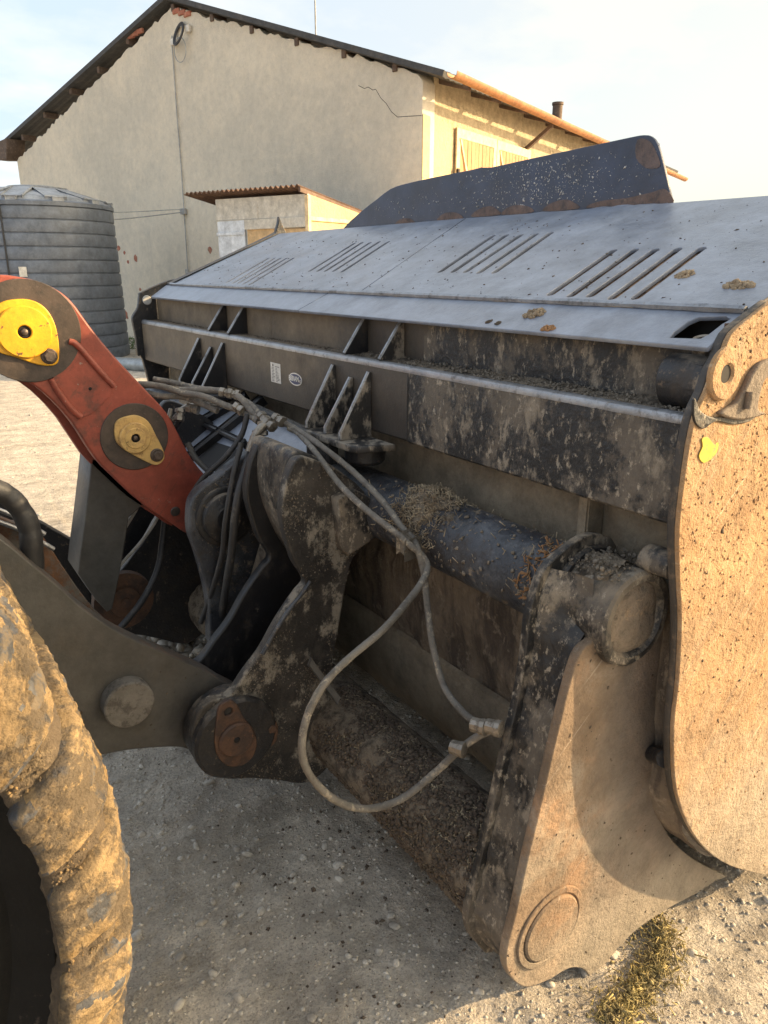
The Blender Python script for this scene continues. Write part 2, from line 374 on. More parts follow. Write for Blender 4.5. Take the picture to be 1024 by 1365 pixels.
MT['cream'] = M('cream_painted_timber', (0.68, 0.52, 0.30), 0.7, 0, [((0.5, 0.34, 0.17), 9, 0.58, 0.7, 0.7)], [(30, 0.003)])
MT['plank'] = M('pine_door_plank', (0.42, 0.205, 0.075), 0.65, 0, [((0.36, 0.18, 0.07), 5, 0.42, 0.62, 0.8, (1, 1, 0.15)), ((0.58, 0.38, 0.19), 14, 0.56, 0.68, 0.6, (1, 1, 0.1))], [(40, 0.003, (1, 1, 0.1))])
MT['plastic'] = M('slate_grey_tank_plastic', (0.12, 0.14, 0.175), 0.42, 0, [((0.17, 0.19, 0.22), 1.3, 0.45, 0.66, 0.6, (1, 1, 0.6), 0.5), ((0.13, 0.14, 0.155), 20, 0.55, 0.7, 0.4)], [(60, 0.001)])
MT['plasticlid'] = M('faded_grey_tank_lid', (0.30, 0.32, 0.35), 0.5, 0, [((0.14, 0.15, 0.165), 3, 0.45, 0.66, 0.6)], [])
MT['shedwall'] = M('stained_pale_sheet_metal', (0.52, 0.48, 0.40), 0.6, 0, [((0.40, 0.29, 0.16), 5, 0.6, 0.72, 0.7, (1, 1, 0.4)), ((0.58, 0.55, 0.48), 2, 0.45, 0.6, 0.6)], [(12, 0.01)])
MT['sheddoor'] = M('white_blue_shed_door', (0.58, 0.61, 0.64), 0.5, 0, [((0.5, 0.5, 0.48), 4, 0.55, 0.7, 0.5)], [])
MT['osb'] = M('tan_board', (0.55, 0.38, 0.2), 0.8, 0, [((0.42, 0.27, 0.13), 8, 0.5, 0.65, 0.6)], [])
MT['corr'] = M('rusty_corrugated_sheet', (0.12, 0.068, 0.045), 0.7, 0, [((0.2, 0.13, 0.085), 6, 0.5, 0.66, 0.7), ((0.07, 0.035, 0.025), 3, 0.5, 0.66, 0.7)], [(40, 0.003)])
MT['pvc'] = M('grey_conduit', (0.36, 0.36, 0.35), 0.6)
MT['blackcoil'] = M('black_plastic_pipe_coil', (0.025, 0.025, 0.027), 0.5)
MT['white'] = M('white_sticker', (0.66, 0.62, 0.55), 0.5, 0, [((0.4, 0.35, 0.28), 60, 0.58, 0.68, 0.7)], [])
MT['ink'] = M('faded_print', (0.12, 0.10, 0.09), 0.6)
MT['navy'] = M('navy_sticker', (0.045, 0.055, 0.12), 0.45)
MT['yellowtag'] = M('yellow_sticker_remains', (0.48, 0.38, 0.04), 0.6, 0, [((0.3, 0.2, 0.1), 60, 0.55, 0.62, 0.9)])
MT['grass'] = M('green_grass_blades', (0.09, 0.14, 0.035), 0.8)
MT['dirtpipe'] = M('pale_metal_pipe', (0.33, 0.35, 0.36), 0.4, 0.4)

# ------------------------------------------------------------------ helpers
def root(name, loc, label, cat, group=None):
    o = bpy.data.objects.new(name, None)
    COL.objects.link(o)
    o.location = loc
    o.empty_display_size = 0.1
    o['label'] = label; o['category'] = cat
    if group: o['group'] = group
    return o

def top_of(o):
    v = Vector((0, 0, 0))
    while o is not None:
        v += o.location; o = o.parent
    return v

def link(name, me, mat, parent=None, smooth=False, **props):
    o = bpy.data.objects.new(name, me)
    me.name = name
    COL.objects.link(o)
    if mat is not None:
        me.materials.clear()
        for m in (mat if isinstance(mat, (list, tuple)) else [mat]):
            me.materials.append(m)
    if parent is not None:
        me.transform(Matrix.Translation(-top_of(parent)))
        o.parent = parent
    if smooth:
        me.polygons.foreach_set('use_smooth', [True] * len(me.polygons))
    for k, v in props.items():
        o[k] = v
    return o

def mesh(verts, faces, name='mesh'):
    me = bpy.data.meshes.new(name)
    me.from_pydata([tuple(v) for v in verts], [], faces)
    me.update()
    return me

def from_bm(bm):
    me = bpy.data.meshes.new('mesh')
    bmesh.ops.recalc_face_normals(bm, faces=bm.faces)
    bm.to_mesh(me); bm.free()
    return me

def sm(pts, n=4, closed=True):
    """Catmull-Rom smoothing; a third component 1 keeps a corner sharp."""
    P = [p[:2] for p in pts]; K = [len(p) > 2 for p in pts]
    out = []; N = len(P)
    for i in range(N if closed else N - 1):
        p1, p2 = P[i], P[(i + 1) % N]
        p0 = P[i - 1] if (closed or i > 0) else p1
        p3 = P[(i + 2) % N] if (closed or i + 2 < N) else p2
        if K[i]: p0 = p1
        if K[(i + 1) % N]: p3 = p2
        for j in range(n):
            t = j / n
            if K[i] and K[(i + 1) % N] and j: break
            out.append(tuple(0.5 * ((2 * p1[k]) + (-p0[k] + p2[k]) * t + (2 * p0[k] - 5 * p1[k] + 4 * p2[k] - p3[k]) * t * t + (-p0[k] + 3 * p1[k] - 3 * p2[k] + p3[k]) * t ** 3) for k in range(2)))
    if not closed: out.append(P[-1])
    return out

def fmat(fr, flip_to_cam=True):
    o, U, W = (Vector(a) for a in fr)
    n = U.cross(W).normalized()
    if flip_to_cam and n.dot(CAM - o) < 0: n = -n
    return o, U, W, n

def plate(name, pts, fr, t, mat, parent=None, holes=(), bev=0.002, smooth=0, off=0.0, seg=1, **props):
    """A plate cut along a traced outline on a real plane; t = thickness away from the viewer's side."""
    o, U, W, n = fmat(fr)
    if smooth: pts = sm(pts, smooth)
    cu = bpy.data.curves.new('outline', 'CURVE')
    cu.dimensions = '2D'; cu.fill_mode = 'BOTH'
    for ring in [pts] + list(holes):
        s = cu.splines.new('POLY')
        s.points.add(len(ring) - 1)
        for k, p in enumerate(ring): s.points[k].co = (p[0], p[1], 0, 1)
        s.use_cyclic_u = True
    cu.extrude = max(t / 2 - bev, 0.0001)
    cu.bevel_depth = bev; cu.bevel_resolution = seg; cu.offset = -bev
    ob = bpy.data.objects.new('outline', cu)
    COL.objects.link(ob)
    dg = bpy.context.evaluated_depsgraph_get()
    me = bpy.data.meshes.new_from_object(ob.evaluated_get(dg))
    bpy.data.objects.remove(ob); bpy.data.curves.remove(cu)
    c = o - n * (t / 2 + off)
    mt = Matrix(((U.x, W.x, n.x, c.x), (U.y, W.y, n.y, c.y), (U.z, W.z, n.z, c.z), (0, 0, 0, 1)))
    me.transform(mt)
    if mt.determinant() < 0: me.flip_normals()
    me.update()
    return link(name, me, mat, parent, **props)

def circ(cx, cy, r, n=28, a0=0.0, ry=None):
    ry = ry or r
    return [(cx + r * math.cos(a0 + 2 * math.pi * k / n), cy + ry * math.sin(a0 + 2 * math.pi * k / n)) for k in range(n)]

def slot(p, q, w, n=5):
    """rounded slot between two points"""
    dx, dy = q[0] - p[0], q[1] - p[1]; a = math.atan2(dy, dx); o = []
    for k in range(n + 1): o.append((q[0] + w * math.cos(a - math.pi / 2 + math.pi * k / n), q[1] + w * math.sin(a - math.pi / 2 + math.pi * k / n)))
    for k in range(n + 1): o.append((p[0] + w * math.cos(a + math.pi / 2 + math.pi * k / n), p[1] + w * math.sin(a + math.pi / 2 + math.pi * k / n)))
    return o

def lathe_me(c, axis, prof, seg=40, jitter=0.0):
    """prof: (distance along axis, radius)"""
    c, ax = Vector(c), Vector(axis).normalized()
    u = ax.orthogonal().normalized(); v = ax.cross(u)
    vs, fs = [], []
    for (h, r) in prof:
        for k in range(seg):
            a = 2 * math.pi * k / seg
            p = c + ax * h + (u * math.cos(a) + v * math.sin(a)) * r
            if jitter: p += Vector(mnoise.noise_vector(p * 22)) * jitter
            vs.append(p)
    for i in range(len(prof) - 1):
        for k in range(seg):
            a, b = i * seg + k, i * seg + (k + 1) % seg
            fs.append((a, b, b + seg, a + seg))
    if prof[0][1] > 1e-4: fs.append(tuple(range(seg))[::-1])
    if prof[-1][1] > 1e-4: fs.append(tuple((len(prof) - 1) * seg + k for k in range(seg)))
    me = mesh(vs, fs)
    bm = bmesh.new(); bm.from_mesh(me)
    bmesh.ops.remove_doubles(bm, verts=bm.verts, dist=1e-5)
    bmesh.ops.recalc_face_normals(bm, faces=bm.faces)
    bm.to_mesh(me); bm.free()
    return me

def lathe(name, c, axis, prof, mat, parent=None, seg=40, jitter=0.0, **props):
    o = link(name, lathe_me(c, axis, prof, seg, jitter), mat, parent, **props)
    shade(o, 35)
    return o

def shade(o, ang=35):
    me = o.data
    me.polygons.foreach_set('use_smooth', [True] * len(me.polygons))
    bm = bmesh.new(); bm.from_mesh(me)
    for e in bm.edges:
        if len(e.link_faces) == 2 and e.calc_face_angle(0) > R(ang): e.smooth = False
    bm.to_mesh(me); bm.free()

def disc(name, c, axis, r, h, mat, parent=None, bev=0.003, seg=36, **props):
    return lathe(name, c, axis, [(0, r), (h - bev, r), (h, r - bev), (h, 0)], mat, parent, seg, **props)

def ring(name, c, axis, ro, ri, h, mat, parent=None, bev=0.003, seg=40, **props):
    return lathe(name, c, axis, [(0, ri), (0, ro), (h - bev, ro), (h, ro - bev), (h, ri + bev), (h - bev, ri), (0, ri)], mat, parent, seg, **props)

def path(P, n=6):
    P = [Vector(p) for p in P]; out = []
    for i in range(len(P) - 1):
        p1, p2 = P[i], P[i + 1]
        p0 = P[i - 1] if i else p1 * 2 - p2
        p3 = P[i + 2] if i + 2 < len(P) else p2 * 2 - p1
        for j in range(n):
            t = j / n
            out.append(0.5 * ((2 * p1) + (-p0 + p2) * t + (2 * p0 - 5 * p1 + 4 * p2 - p3) * t * t + (-p0 + 3 * p1 - 3 * p2 + p3) * t ** 3))
    out.append(P[-1])
    return out

def tube_me(P, r, seg=12, wob=0.0, radii=None):
    vs, fs = [], []
    N = len(P); u = None
    for i, p in enumerate(P):
        t = (P[min(i + 1, N - 1)] - P[max(i - 1, 0)]).normalized()
        if u is None: u = t.orthogonal().normalized()
        u = (u - t * u.dot(t)).normalized(); v = t.cross(u)
        rr = radii[i] if radii else r
        if wob: rr *= 1 + wob * mnoise.noise(p * 60)
        for k in range(seg):
            a = 2 * math.pi * k / seg
            vs.append(p + (u * math.cos(a) + v * math.sin(a)) * rr)
    for i in range(N - 1):
        for k in range(seg):
            a, b = i * seg + k, i * seg + (k + 1) % seg
            fs.append((a, b, b + seg, a + seg))
    fs.append(tuple(range(seg))[::-1]); fs.append(tuple((N - 1) * seg + k for k in range(seg)))
    return mesh(vs, fs)

def tube(name, P, r, mat, parent=None, n=6, seg=12, wob=0.0, **props):
    o = link(name, tube_me(path(P, n) if n > 1 else [Vector(p) for p in P], r, seg, wob), mat, parent, **props)
    shade(o, 50)
    return o

def box(name, a, b, mat, parent=None, bev=0.004, seg=2, **props):
    bm = bmesh.new()
    bmesh.ops.create_cube(bm, size=1)
    a, b = Vector(a), Vector(b)
    for v in bm.verts:
        v.co = Vector((a[k] + (b[k] - a[k]) * (v.co[k] + 0.5) for k in range(3)))
    if bev: bmesh.ops.bevel(bm, geom=bm.edges[:], offset=bev, segments=seg, affect='EDGES', clamp_overlap=True)
    return link(name, from_bm(bm), mat, parent, **props)

def obox(name, c, ax, ay, az, size, mat, parent=None, bev=0.004, **props):
    """oriented box: centre, three unit axes, full sizes"""
    bm = bmesh.new(); bmesh.ops.create_cube(bm, size=1)
    c = Vector(c); A = [Vector(x).normalized() * s for x, s in zip((ax, ay, az), size)]
    for v in bm.verts:
        v.co = c + A[0] * v.co.x + A[1] * v.co.y + A[2] * v.co.z
    if bev: bmesh.ops.bevel(bm, geom=bm.edges[:], offset=bev, segments=1, affect='EDGES', clamp_overlap=True)
    return link(name, from_bm(bm), mat, parent, **props)

def sweep(name, prof, y0, y1, mat, parent=None, ny=1, sh=30, disp=0.0, sc=6.0, **props):
    """an XZ profile line carried along Y"""
    vs, fs = [], []
    m = len(prof)
    for j in range(ny + 1):
        y = y0 + (y1 - y0) * j / ny
        for (x, z) in prof:
            p = Vector((x, y, z))
            if disp:
                d = mnoise.fractal(p * sc, 0.8, 2.0, 4) * disp
                p += Vector((-d, 0, d * 0.5))
            vs.append(p)
    for j in range(ny):
        for i in range(m - 1):
            a = j * m + i
            fs.append((a, a + 1, a + 1 + m, a + m))
    o = link(name, mesh(vs, fs), mat, parent, **props)
    shade(o, sh)
    return o

OCT = np.array([[1, 0, 0], [-1, 0, 0], [0, 1, 0], [0, -1, 0], [0, 0, 1], [0, 0, -1]], float)
OCTF = [(0, 2, 4), (2, 1, 4), (1, 3, 4), (3, 0, 4), (2, 0, 5), (1, 2, 5), (3, 1, 5), (0, 3, 5)]
_b = bmesh.new(); bmesh.ops.create_icosphere(_b, subdivisions=1, radius=1)
ICO = np.array([v.co[:] for v in _b.verts]); ICOF = [tuple(v.index for v in f.verts) for f in _b.faces]; _b.free()
_b = bmesh.new(); bmesh.ops.create_icosphere(_b, subdivisions=2, radius=1)
ICO2 = np.array([v.co[:] for v in _b.verts]); ICO2F = [tuple(v.index for v in f.verts) for f in _b.faces]; _b.free()
BOX = np.array([[x, y, z] for x in (-1, 1) for y in (-1, 1) for z in (-1, 1)], float)
BOXF = [(0, 1, 3, 2), (4, 6, 7, 5), (0, 4, 5, 1), (2, 3, 7, 6), (0, 2, 6, 4), (1, 5, 7, 3)]

def bits(name, P, sizes, mat, parent=None, base='oct', stretch=(1, 1, 1), jit=0.25, normal=None, smooth=False, **props):
    """many small lumps or straws joined into one mesh"""
    V0, F0 = {'oct': (OCT, OCTF), 'ico': (ICO, ICOF), 'ico2': (ICO2, ICO2F), 'box': (BOX, BOXF)}[base]
    P = np.asarray(P, float); N = len(P); k = len(V0)
    S = np.asarray(sizes, float).reshape(N, 1, 1)
    st = np.array(stretch) * nr.uniform(0.65, 1.35, (N, 1, 3))
    V = V0[None] * st
    if jit: V = V * (1 + nr.uniform(-jit, jit, (N, k, 1)))
    V = V * S
    ang = nr.uniform(0, 2 * np.pi, N)
    if normal is None:      # any orientation
        q = nr.normal(size=(N, 4)); q /= np.linalg.norm(q, axis=1)[:, None]
        w, x, y, z = q.T
        Rm = np.stack([1 - 2 * (y * y + z * z), 2 * (x * y - z * w), 2 * (x * z + y * w), 2 * (x * y + z * w), 1 - 2 * (x * x + z * z), 2 * (y * z - x * w), 2 * (x * z - y * w), 2 * (y * z + x * w), 1 - 2 * (x * x + y * y)], 1).reshape(N, 3, 3)
    else:                   # lying on a surface with this normal, tilted a little
        nn = np.broadcast_to(np.asarray(normal, float), (N, 3)) + nr.normal(scale=0.18, size=(N, 3))
        nn /= np.linalg.norm(nn, axis=1)[:, None]
        t = nr.normal(size=(N, 3)); t -= nn * (t * nn).sum(1)[:, None]; t /= np.linalg.norm(t, axis=1)[:, None]
        Rm = np.stack([t, np.cross(nn, t), nn], 2)
    V = np.einsum('nij,nkj->nki', Rm, V) + P[:, None, :]
    me = bpy.data.meshes.new(name)
    F = np.array(F0); nf, fl = F.shape
    allF = (F[None] + (np.arange(N) * k)[:, None, None]).reshape(-1)
    me.vertices.add(N * k); me.vertices.foreach_set('co', V.reshape(-1).astype('f'))
    me.loops.add(len(allF)); me.loops.foreach_set('vertex_index', allF.astype('i'))
    me.polygons.add(N * nf); me.polygons.foreach_set('loop_start', (np.arange(N * nf) * fl).astype('i'))
    me.polygons.foreach_set('loop_total', np.full(N * nf, fl, 'i'))
    me.update(calc_edges=True); me.validate()
    props.setdefault('kind', 'stuff')
    return link(name, me, mat, parent, smooth, **props)

def vnoise(x, y, seed=0):
    """smooth value noise on arrays"""
    r_ = np.random.RandomState(seed); T = r_.rand(256, 256)
    xi, yi = np.floor(x).astype(int), np.floor(y).astype(int); fx, fy = x - xi, y - yi
    fx, fy = fx * fx * (3 - 2 * fx), fy * fy * (3 - 2 * fy)
    g = lambda a, b: T[a % 256, b % 256]
    return (g(xi, yi) * (1 - fx) + g(xi + 1, yi) * fx) * (1 - fy) + (g(xi, yi + 1) * (1 - fx) + g(xi + 1, yi + 1) * fx) * fy - 0.5

# ------------------------------------------------------------------ ground
def gh_(x, y):
    near = np.exp(-((x - 0.6) ** 2 + (y - 1.5) ** 2) / 30.0)
    return (0.035 * vnoise(x * 1.1, y * 1.1, 1) + 0.018 * vnoise(x * 4.3, y * 4.3, 2) + (0.010 * vnoise(x * 14, y * 14, 3) + 0.007 * vnoise(x * 38, y * 38, 4)) * near
            + 0.10 * vnoise(x * 0.35, y * 0.35, 5) * (1 - np.exp(-((x - 1) ** 2 + (y - 1.5) ** 2) / 20)))
def axis_pts(lo, hi, near_lo, near_hi, d):
    a = list(np.arange(near_lo, near_hi, d)); s = d
    x = near_hi
    while x < hi: a.append(x); s *= 1.12; x += s
    a.append(hi); s = d; x = near_lo; b = []
    while x > lo: s *= 1.12; x -= s; b.append(x)
    b.append(lo)
    return np.array(sorted(set(b + a)))
gx, gy = axis_pts(-300, 400, -0.4, 2.4, 0.016), axis_pts(-300, 500, 0.4, 3.6, 0.02)
GX, GY = np.meshgrid(gx, gy, indexing='ij'); GZ = gh_(GX, GY)
nx, ny = len(gx), len(gy)
me = bpy.data.meshes.new('ground')
me.vertices.add(nx * ny); me.vertices.foreach_set('co', np.stack([GX, GY, GZ], -1).reshape(-1).astype('f'))
ii, jj = np.meshgrid(np.arange(nx - 1), np.arange(ny - 1), indexing='ij'); a_ = (ii * ny + jj).reshape(-1)
fc = np.stack([a_, a_ + ny, a_ + ny + 1, a_ + 1], 1).reshape(-1)
me.loops.add(len(fc)); me.loops.foreach_set('vertex_index', fc.astype('i'))
me.polygons.add(len(a_)); me.polygons.foreach_set('loop_start', (np.arange(len(a_)) * 4).astype('i')); me.polygons.foreach_set('loop_total', np.full(len(a_), 4, 'i'))
me.update(calc_edges=True)
g = link('ground', me, MT['ground'], None, True, kind='structure')

def on_ground(n, x0, x1, y0, y1, lift=0.0):
    x, y = nr.uniform(x0, x1, n), nr.uniform(y0, y1, n)
    return np.stack([x, y, gh_(x, y) + lift], 1)
P = on_ground(30000, -0.3, 2.4, 0.45, 3.4)
bits('gravel', P, 0.0014 + 0.0068 * nr.rand(len(P)) ** 3.5, MT['stone'], base='ico', stretch=(1, 0.8, 0.6), normal=(0, 0, 1), smooth=True, label='fine pale gravel scattered over the packed dirt')
P = on_ground(1500, -0.2, 2.4, 0.5, 3.4)
bits('pebbles', P, 0.003 + 0.014 * nr.rand(len(P)) ** 3, MT['stone'], base='ico2', stretch=(1.1, 0.8, 0.55), jit=0.13, normal=(0, 0, 1), smooth=False, label='larger rounded pebbles lying on the dirt yard')
P = on_ground(1600, -0.2, 2.4, 0.45, 3.4)
bits('dirt_crumbs', P, 0.0012 + 0.005 * nr.rand(len(P)) ** 4, MT['chipdark'], stretch=(1, 0.8, 0.5), normal=(0, 0, 1), label='dark dung crumbs trodden into the dirt yard')
P = on_ground(2500, -14, 9, 4, 18)
bits('yard_rubble', P, 0.006 + 0.02 * nr.rand(len(P)) ** 3, MT['stone'], base='ico', stretch=(1, 0.8, 0.5), normal=(0, 0, 1), label='small rubble spread across the sunlit yard')

# ================================================================== HIGH TIP BUCKET
BK = root('loader_bucket', (1.2, 2.37, 0), 'large black wheel loader bucket with slotted hood and tall spill guard', 'bucket')
SIDE_TR = [(1.41, 1.618), (1.35, 1.598), (1.29, 1.572), (1.235, 1.545)] + [(1.2163,1.5068),(1.1992,1.4844),(1.1851,1.4488),(1.1642,1.4136),(1.1546,1.3649),(1.1522,1.2892),(1.1557,1.2024),(1.1759,1.108),(1.2024,1.0064),(1.2221,0.8664),(1.2277,0.7581),(1.2599,0.6141),(1.3107,0.5018),(1.4019,0.373),(1.5194,0.2565),(1.662,0.1498),(1.8298,0.0575)]
sidepts = SIDE_TR + [(2.1, 0.06), (2.55, 0.05), (2.72, 0.09), (2.66, 0.3), (2.35, 1.1), (2.06, 1.78), (2.0, 1.868), (1.96, 1.855)]
lug_c = [(1.2231,1.4777)][0]
side = plate('side_plate', sidepts, ((0,0.75,0),(1.00000,0.00000,0.00000),(0.00000,0.00000,1.00000)), 0.010, MT['side'], BK, holes=[circ(lug_c[0], lug_c[1], 0.0155, 20)], bev=0.002, smooth=3, label='near side plate caked in sunlit orange mud')
plate('side_rim', sm(sidepts, 3), ((0,0.75,0),(1.00000,0.00000,0.00000),(0.00000,0.00000,1.00000)), 0.0165, MT['sideedge'], BK, holes=[circ(lug_c[0], lug_c[1], 0.02, 20)], bev=0.003, off=0.0103)
# lug boss, hook and sticker on the side plate
ring('lug_boss', (lug_c[0], 0.7495, lug_c[1]), (0, -1, 0), 0.047, 0.016, 0.010, MT['side'], BK, bev=0.004)
tube('lug_bore', [(lug_c[0], 0.744, lug_c[1]), (lug_c[0], 0.83, lug_c[1])], 0.0165, MT['hole'], BK, n=1)  # capped black cylinder paints the darkness of the hole
hook = plate('latch_hook', [(1.2188,1.4084),(1.2612,1.4229),(1.287,1.4502),(1.3039,1.4757),(1.3332,1.4924),(1.3826,1.4947),(1.4044,1.4739),(1.3522,1.4612),(1.3383,1.4404),(1.3382,1.4057),(1.3666,1.3944),(1.3328,1.3895),(1.2764,1.3914)], ((0,0.738,0),(1.00000,0.00000,0.00000),(0.00000,0.00000,1.00000)), 0.014, MT['frame'], BK, smooth=4, bev=0.004)
plate('hook_pad', [(1.1442,1.4434),(1.1691,1.4176),(1.2055,1.4032),(1.2334,1.4003),(1.3011,1.393),(1.3552,1.3943),(1.3287,1.3816),(1.2752,1.382),(1.219,1.3937),(1.1831,1.3843),(1.1528,1.4036)], ((0,0.746,0),(1.00000,0.00000,0.00000),(0.00000,0.00000,1.00000)), 0.005, MT['mottle'], BK, smooth=4, bev=0.002)
tube('hook_pin', [(1.2902,0.733,1.4425),(1.2891,0.733,1.4114)], 0.007, MT['frame'], BK, n=1)
plate('yellow_sticker', [(1.183,1.3353),(1.1904,1.3521),(1.185,1.3663),(1.2027,1.3669),(1.2243,1.3518),(1.2379,1.3529),(1.2373,1.3362),(1.2216,1.3244),(1.1997,1.3205)], ((0,0.7475,0),(1.00000,0.00000,0.00000),(0.00000,0.00000,1.00000)), 0.0015, MT['yellowtag'], BK, smooth=3, bev=0.0004, label='torn remains of a bright yellow sticker')
# far side plate
FAR_TR = [(1.159,1.2048),(1.1357,1.2256),(1.1343,1.3251),(1.1268,1.4007),(1.1337,1.4304),(1.1605,1.4668),(1.1742,1.5258),(1.1914,1.544),(1.3455,1.6017),(1.455,1.6047),(1.5186,1.6234),(1.6273,1.6654),(1.7574,1.7278),(1.9625,1.8519)]
farpts = FAR_TR + [(2.05, 1.8), (2.66, 0.3), (2.7, 0.08), (1.8, 0.06), (1.4, 0.3), (1.25, 0.6), (1.2, 0.95)]
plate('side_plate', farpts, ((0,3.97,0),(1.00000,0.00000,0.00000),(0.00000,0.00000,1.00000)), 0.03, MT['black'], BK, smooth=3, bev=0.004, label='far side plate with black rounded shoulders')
fc_ = [(1.2104,1.5029)][0]
disc('plate_pin', (fc_[0], 3.968, fc_[1]), (0, -1, 0), 0.024, 0.004, MT['pvc'], BK)
# flange along the top of the far side plate
plate('edge_flange', [(3.90, 0.0), (3.965, 0.0), (3.965, 0.68), (3.90, 0.68)], ((1.32,0,1.5774),(0.00000,1.00000,0.00000),(0.92321,0.00000,0.38430)), 0.006, MT['black'], BK, off=-0.008)
# main box beam
YB = 1.615
def beam_prof(x0, x1, z0, z1, r=0.013):
    pr = [(x1, z0), (x0 + 0.006, z0), (x0, z0 + 0.006)]
    for k in range(6):
        a = math.pi - k * math.pi / 10
        pr.append((x0 + r + r * math.cos(a), z1 - r + r * math.sin(a)))
    return pr + [(x1, z1), (x1, z0)]
sweep('box_beam', beam_prof(1.171, 1.285, 1.197, 1.404), 0.776, YB, MT['mottle'], BK, ny=60, disp=0.0015, sc=14, label='mottled near half of the box beam')
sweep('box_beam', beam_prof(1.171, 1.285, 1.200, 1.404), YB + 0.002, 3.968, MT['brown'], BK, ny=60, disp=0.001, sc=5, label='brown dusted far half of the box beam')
tube('beam_weld', [(1.176, YB, 1.400), (1.170, YB, 1.36), (1.170, YB, 1.21)], 0.0025, MT['black'], BK, n=3, seg=6)
# lip on the beam front; its bright strip paints the edge highlight
sweep('beam_lip_highlight', [(1.1700, 1.388), (1.1695, 1.396), (1.172, 1.403), (1.178, 1.4065), (1.188, 1.4068), (1.188, 1.404)], 0.777, 3.967, MT['edge'], BK, ny=80, disp=0.0012, sc=9)
# upper wall between beam and hood
sweep('upper_wall', [(1.2605, 1.400), (1.259, 1.43), (1.262, 1.525)], 0.776, YB + .05, MT['mottle'], BK, ny=50, disp=0.003, sc=9, label='mottled near stretch of the upper wall')
sweep('upper_wall', [(1.2615, 1.400), (1.2615, 1.525)], YB + .03, 2.63, MT['brown'], BK, ny=20)
sweep('upper_wall', [(1.2605, 1.400), (1.2605, 1.525)], 2.626, 3.968, MT['brown'], BK, ny=20)
lathe('corner_tube', (1.245, 0.778, 1.452), (0, 1, 0), [(0, 0.05), (0.085, 0.05), (0.09, 0.045), (0.09, 0)], MT['black'], BK, jitter=0.002)
# upper gussets
for y in [(3.0468,1.4112),(2.8407,1.4037),(1.9484,1.4068),(1.7566,1.403)]:
    y = y[0]
    mt_ = MT['sootdirty'] if y < 1.85 else MT['soot']
    gs = plate('upper_gusset', [(1.178, 1.407), (1.178, 1.412), (1.248, 1.508), (1.2595, 1.508), (1.2595, 1.407)], ((0, y, 0), (1, 0, 0), (0, 0, 1)), 0.012, mt_, BK, bev=0.001)
    tube('gusset_edge', [(1.1765, y + 0.006, 1.411), (1.2475, y + 0.006, 1.509)], 0.0052, MT['edge'], gs, n=1, seg=6)
# lower gusset stacks with their base plates and pivot knuckles
def lower_stack(ys, mat, yl, yr):
    for k, y in enumerate(ys):
        zt = 1.372 if k != 1 else 1.345
        xo = 1.066 if k != 1 else 1.074
        gs = plate('lower_gusset', [(1.1685, zt), (1.163, zt), (xo, 1.205), (xo, 1.185), (1.1685, 1.185)], ((0, y, 0), (1, 0, 0), (0, 0, 1)), 0.012, mat, BK, bev=0.001)
        tube('gusset_edge', [(1.162, y + 0.006, zt), (xo - 0.001, y + 0.006, 1.205), (xo - 0.001, y + 0.006, 1.187)], 0.0052, MT['edge'], gs, n=1, seg=6)
    plate('gusset_base', [(yl, 1.053), (yr, 1.053), (yr - 0.03, 1.07), (yr - 0.06, 1.168), (yl, 1.168)], ((0, 0, 1.184), (0, 1, 0), (1, 0, 0)), 0.02, mat, BK, bev=0.003)
lower_stack([1.994, 1.893, 1.792], MT['sootdirty'], 2.03, 1.73)
lower_stack([3.132, 3.00, 2.868], MT['soot'], 3.17, 2.80)
for y in (1.80, 2.96):
    lathe('pivot_knuckle', (1.15, y, 1.163), (0, 0, -1), [(0, 0.062), (0.045, 0.06), (0.055, 0.05), (0.055, 0)], MT['black'], BK, jitter=0.002)
    box('pivot_block', (1.06, y + 0.05, 1.10), (1.09, y + 0.2, 1.163), MT['black'], BK)
# hood: lower strip and upper sheet, each in two halves along a seam
def hood_sheet(quad, slots, lab):
    plate('hood_sheet', quad, ((1.32,0,1.5774),(0.00000,1.00000,0.00000),(0.92321,0.00000,0.38430)), 0.010, MT['hood'], BK, holes=slots, bev=0.0012, off=-0.001, label=lab)
SL1 = []; SL2 = []
NEARS = [(1.3014,0.0471),(1.3287,0.3073),(1.234,0.0429),(1.2627,0.3087),(1.1792,0.0465),(1.2011,0.3054),(1.112,0.0391),(1.1397,0.3067),(1.0539,0.0432),(1.0776,0.3076)]
MIDS = [(1.8802,0.1776),(1.9449,0.4632),(1.8188,0.1779),(1.881,0.4635),(1.7599,0.1781),(1.8093,0.4567),(1.6945,0.173),(1.7439,0.4565),(1.6314,0.1734),(1.6872,0.4626)]
for k in range(5):
    SL1.append(slot(NEARS[2 * k], NEARS[2 * k + 1], 0.0115)); SL1.append(slot(MIDS[2 * k], MIDS[2 * k + 1], 0.011))
FAR1 = [(2.7183,0.1817),(2.8049,0.4617),(2.6519,0.1818),(2.7522,0.4659),(2.5935,0.1819),(2.6822,0.4607),(2.5314,0.182),(2.6206,0.4639),(2.4611,0.1753),(2.5495,0.4585)]
FAR2 = [(3.2782,0.0555),(3.3683,0.3206),(3.1991,0.0499),(3.3005,0.3185),(3.1458,0.0517),(3.2348,0.3166),(3.0789,0.0461),(3.1711,0.3147),(3.0072,0.0409),(3.1016,0.3126)]
for k in range(5):
    SL2.append(slot(FAR1[2 * k], FAR1[2 * k + 1], 0.0105)); SL2.append(slot(FAR2[2 * k], FAR2[2 * k + 1], 0.0105))
hood_sheet([(0.777, 0.003), (2.100, 0.003), (2.312, 0.672), (0.777, 0.640)], SL1, 'near half of the sloping hood with wide open slots')
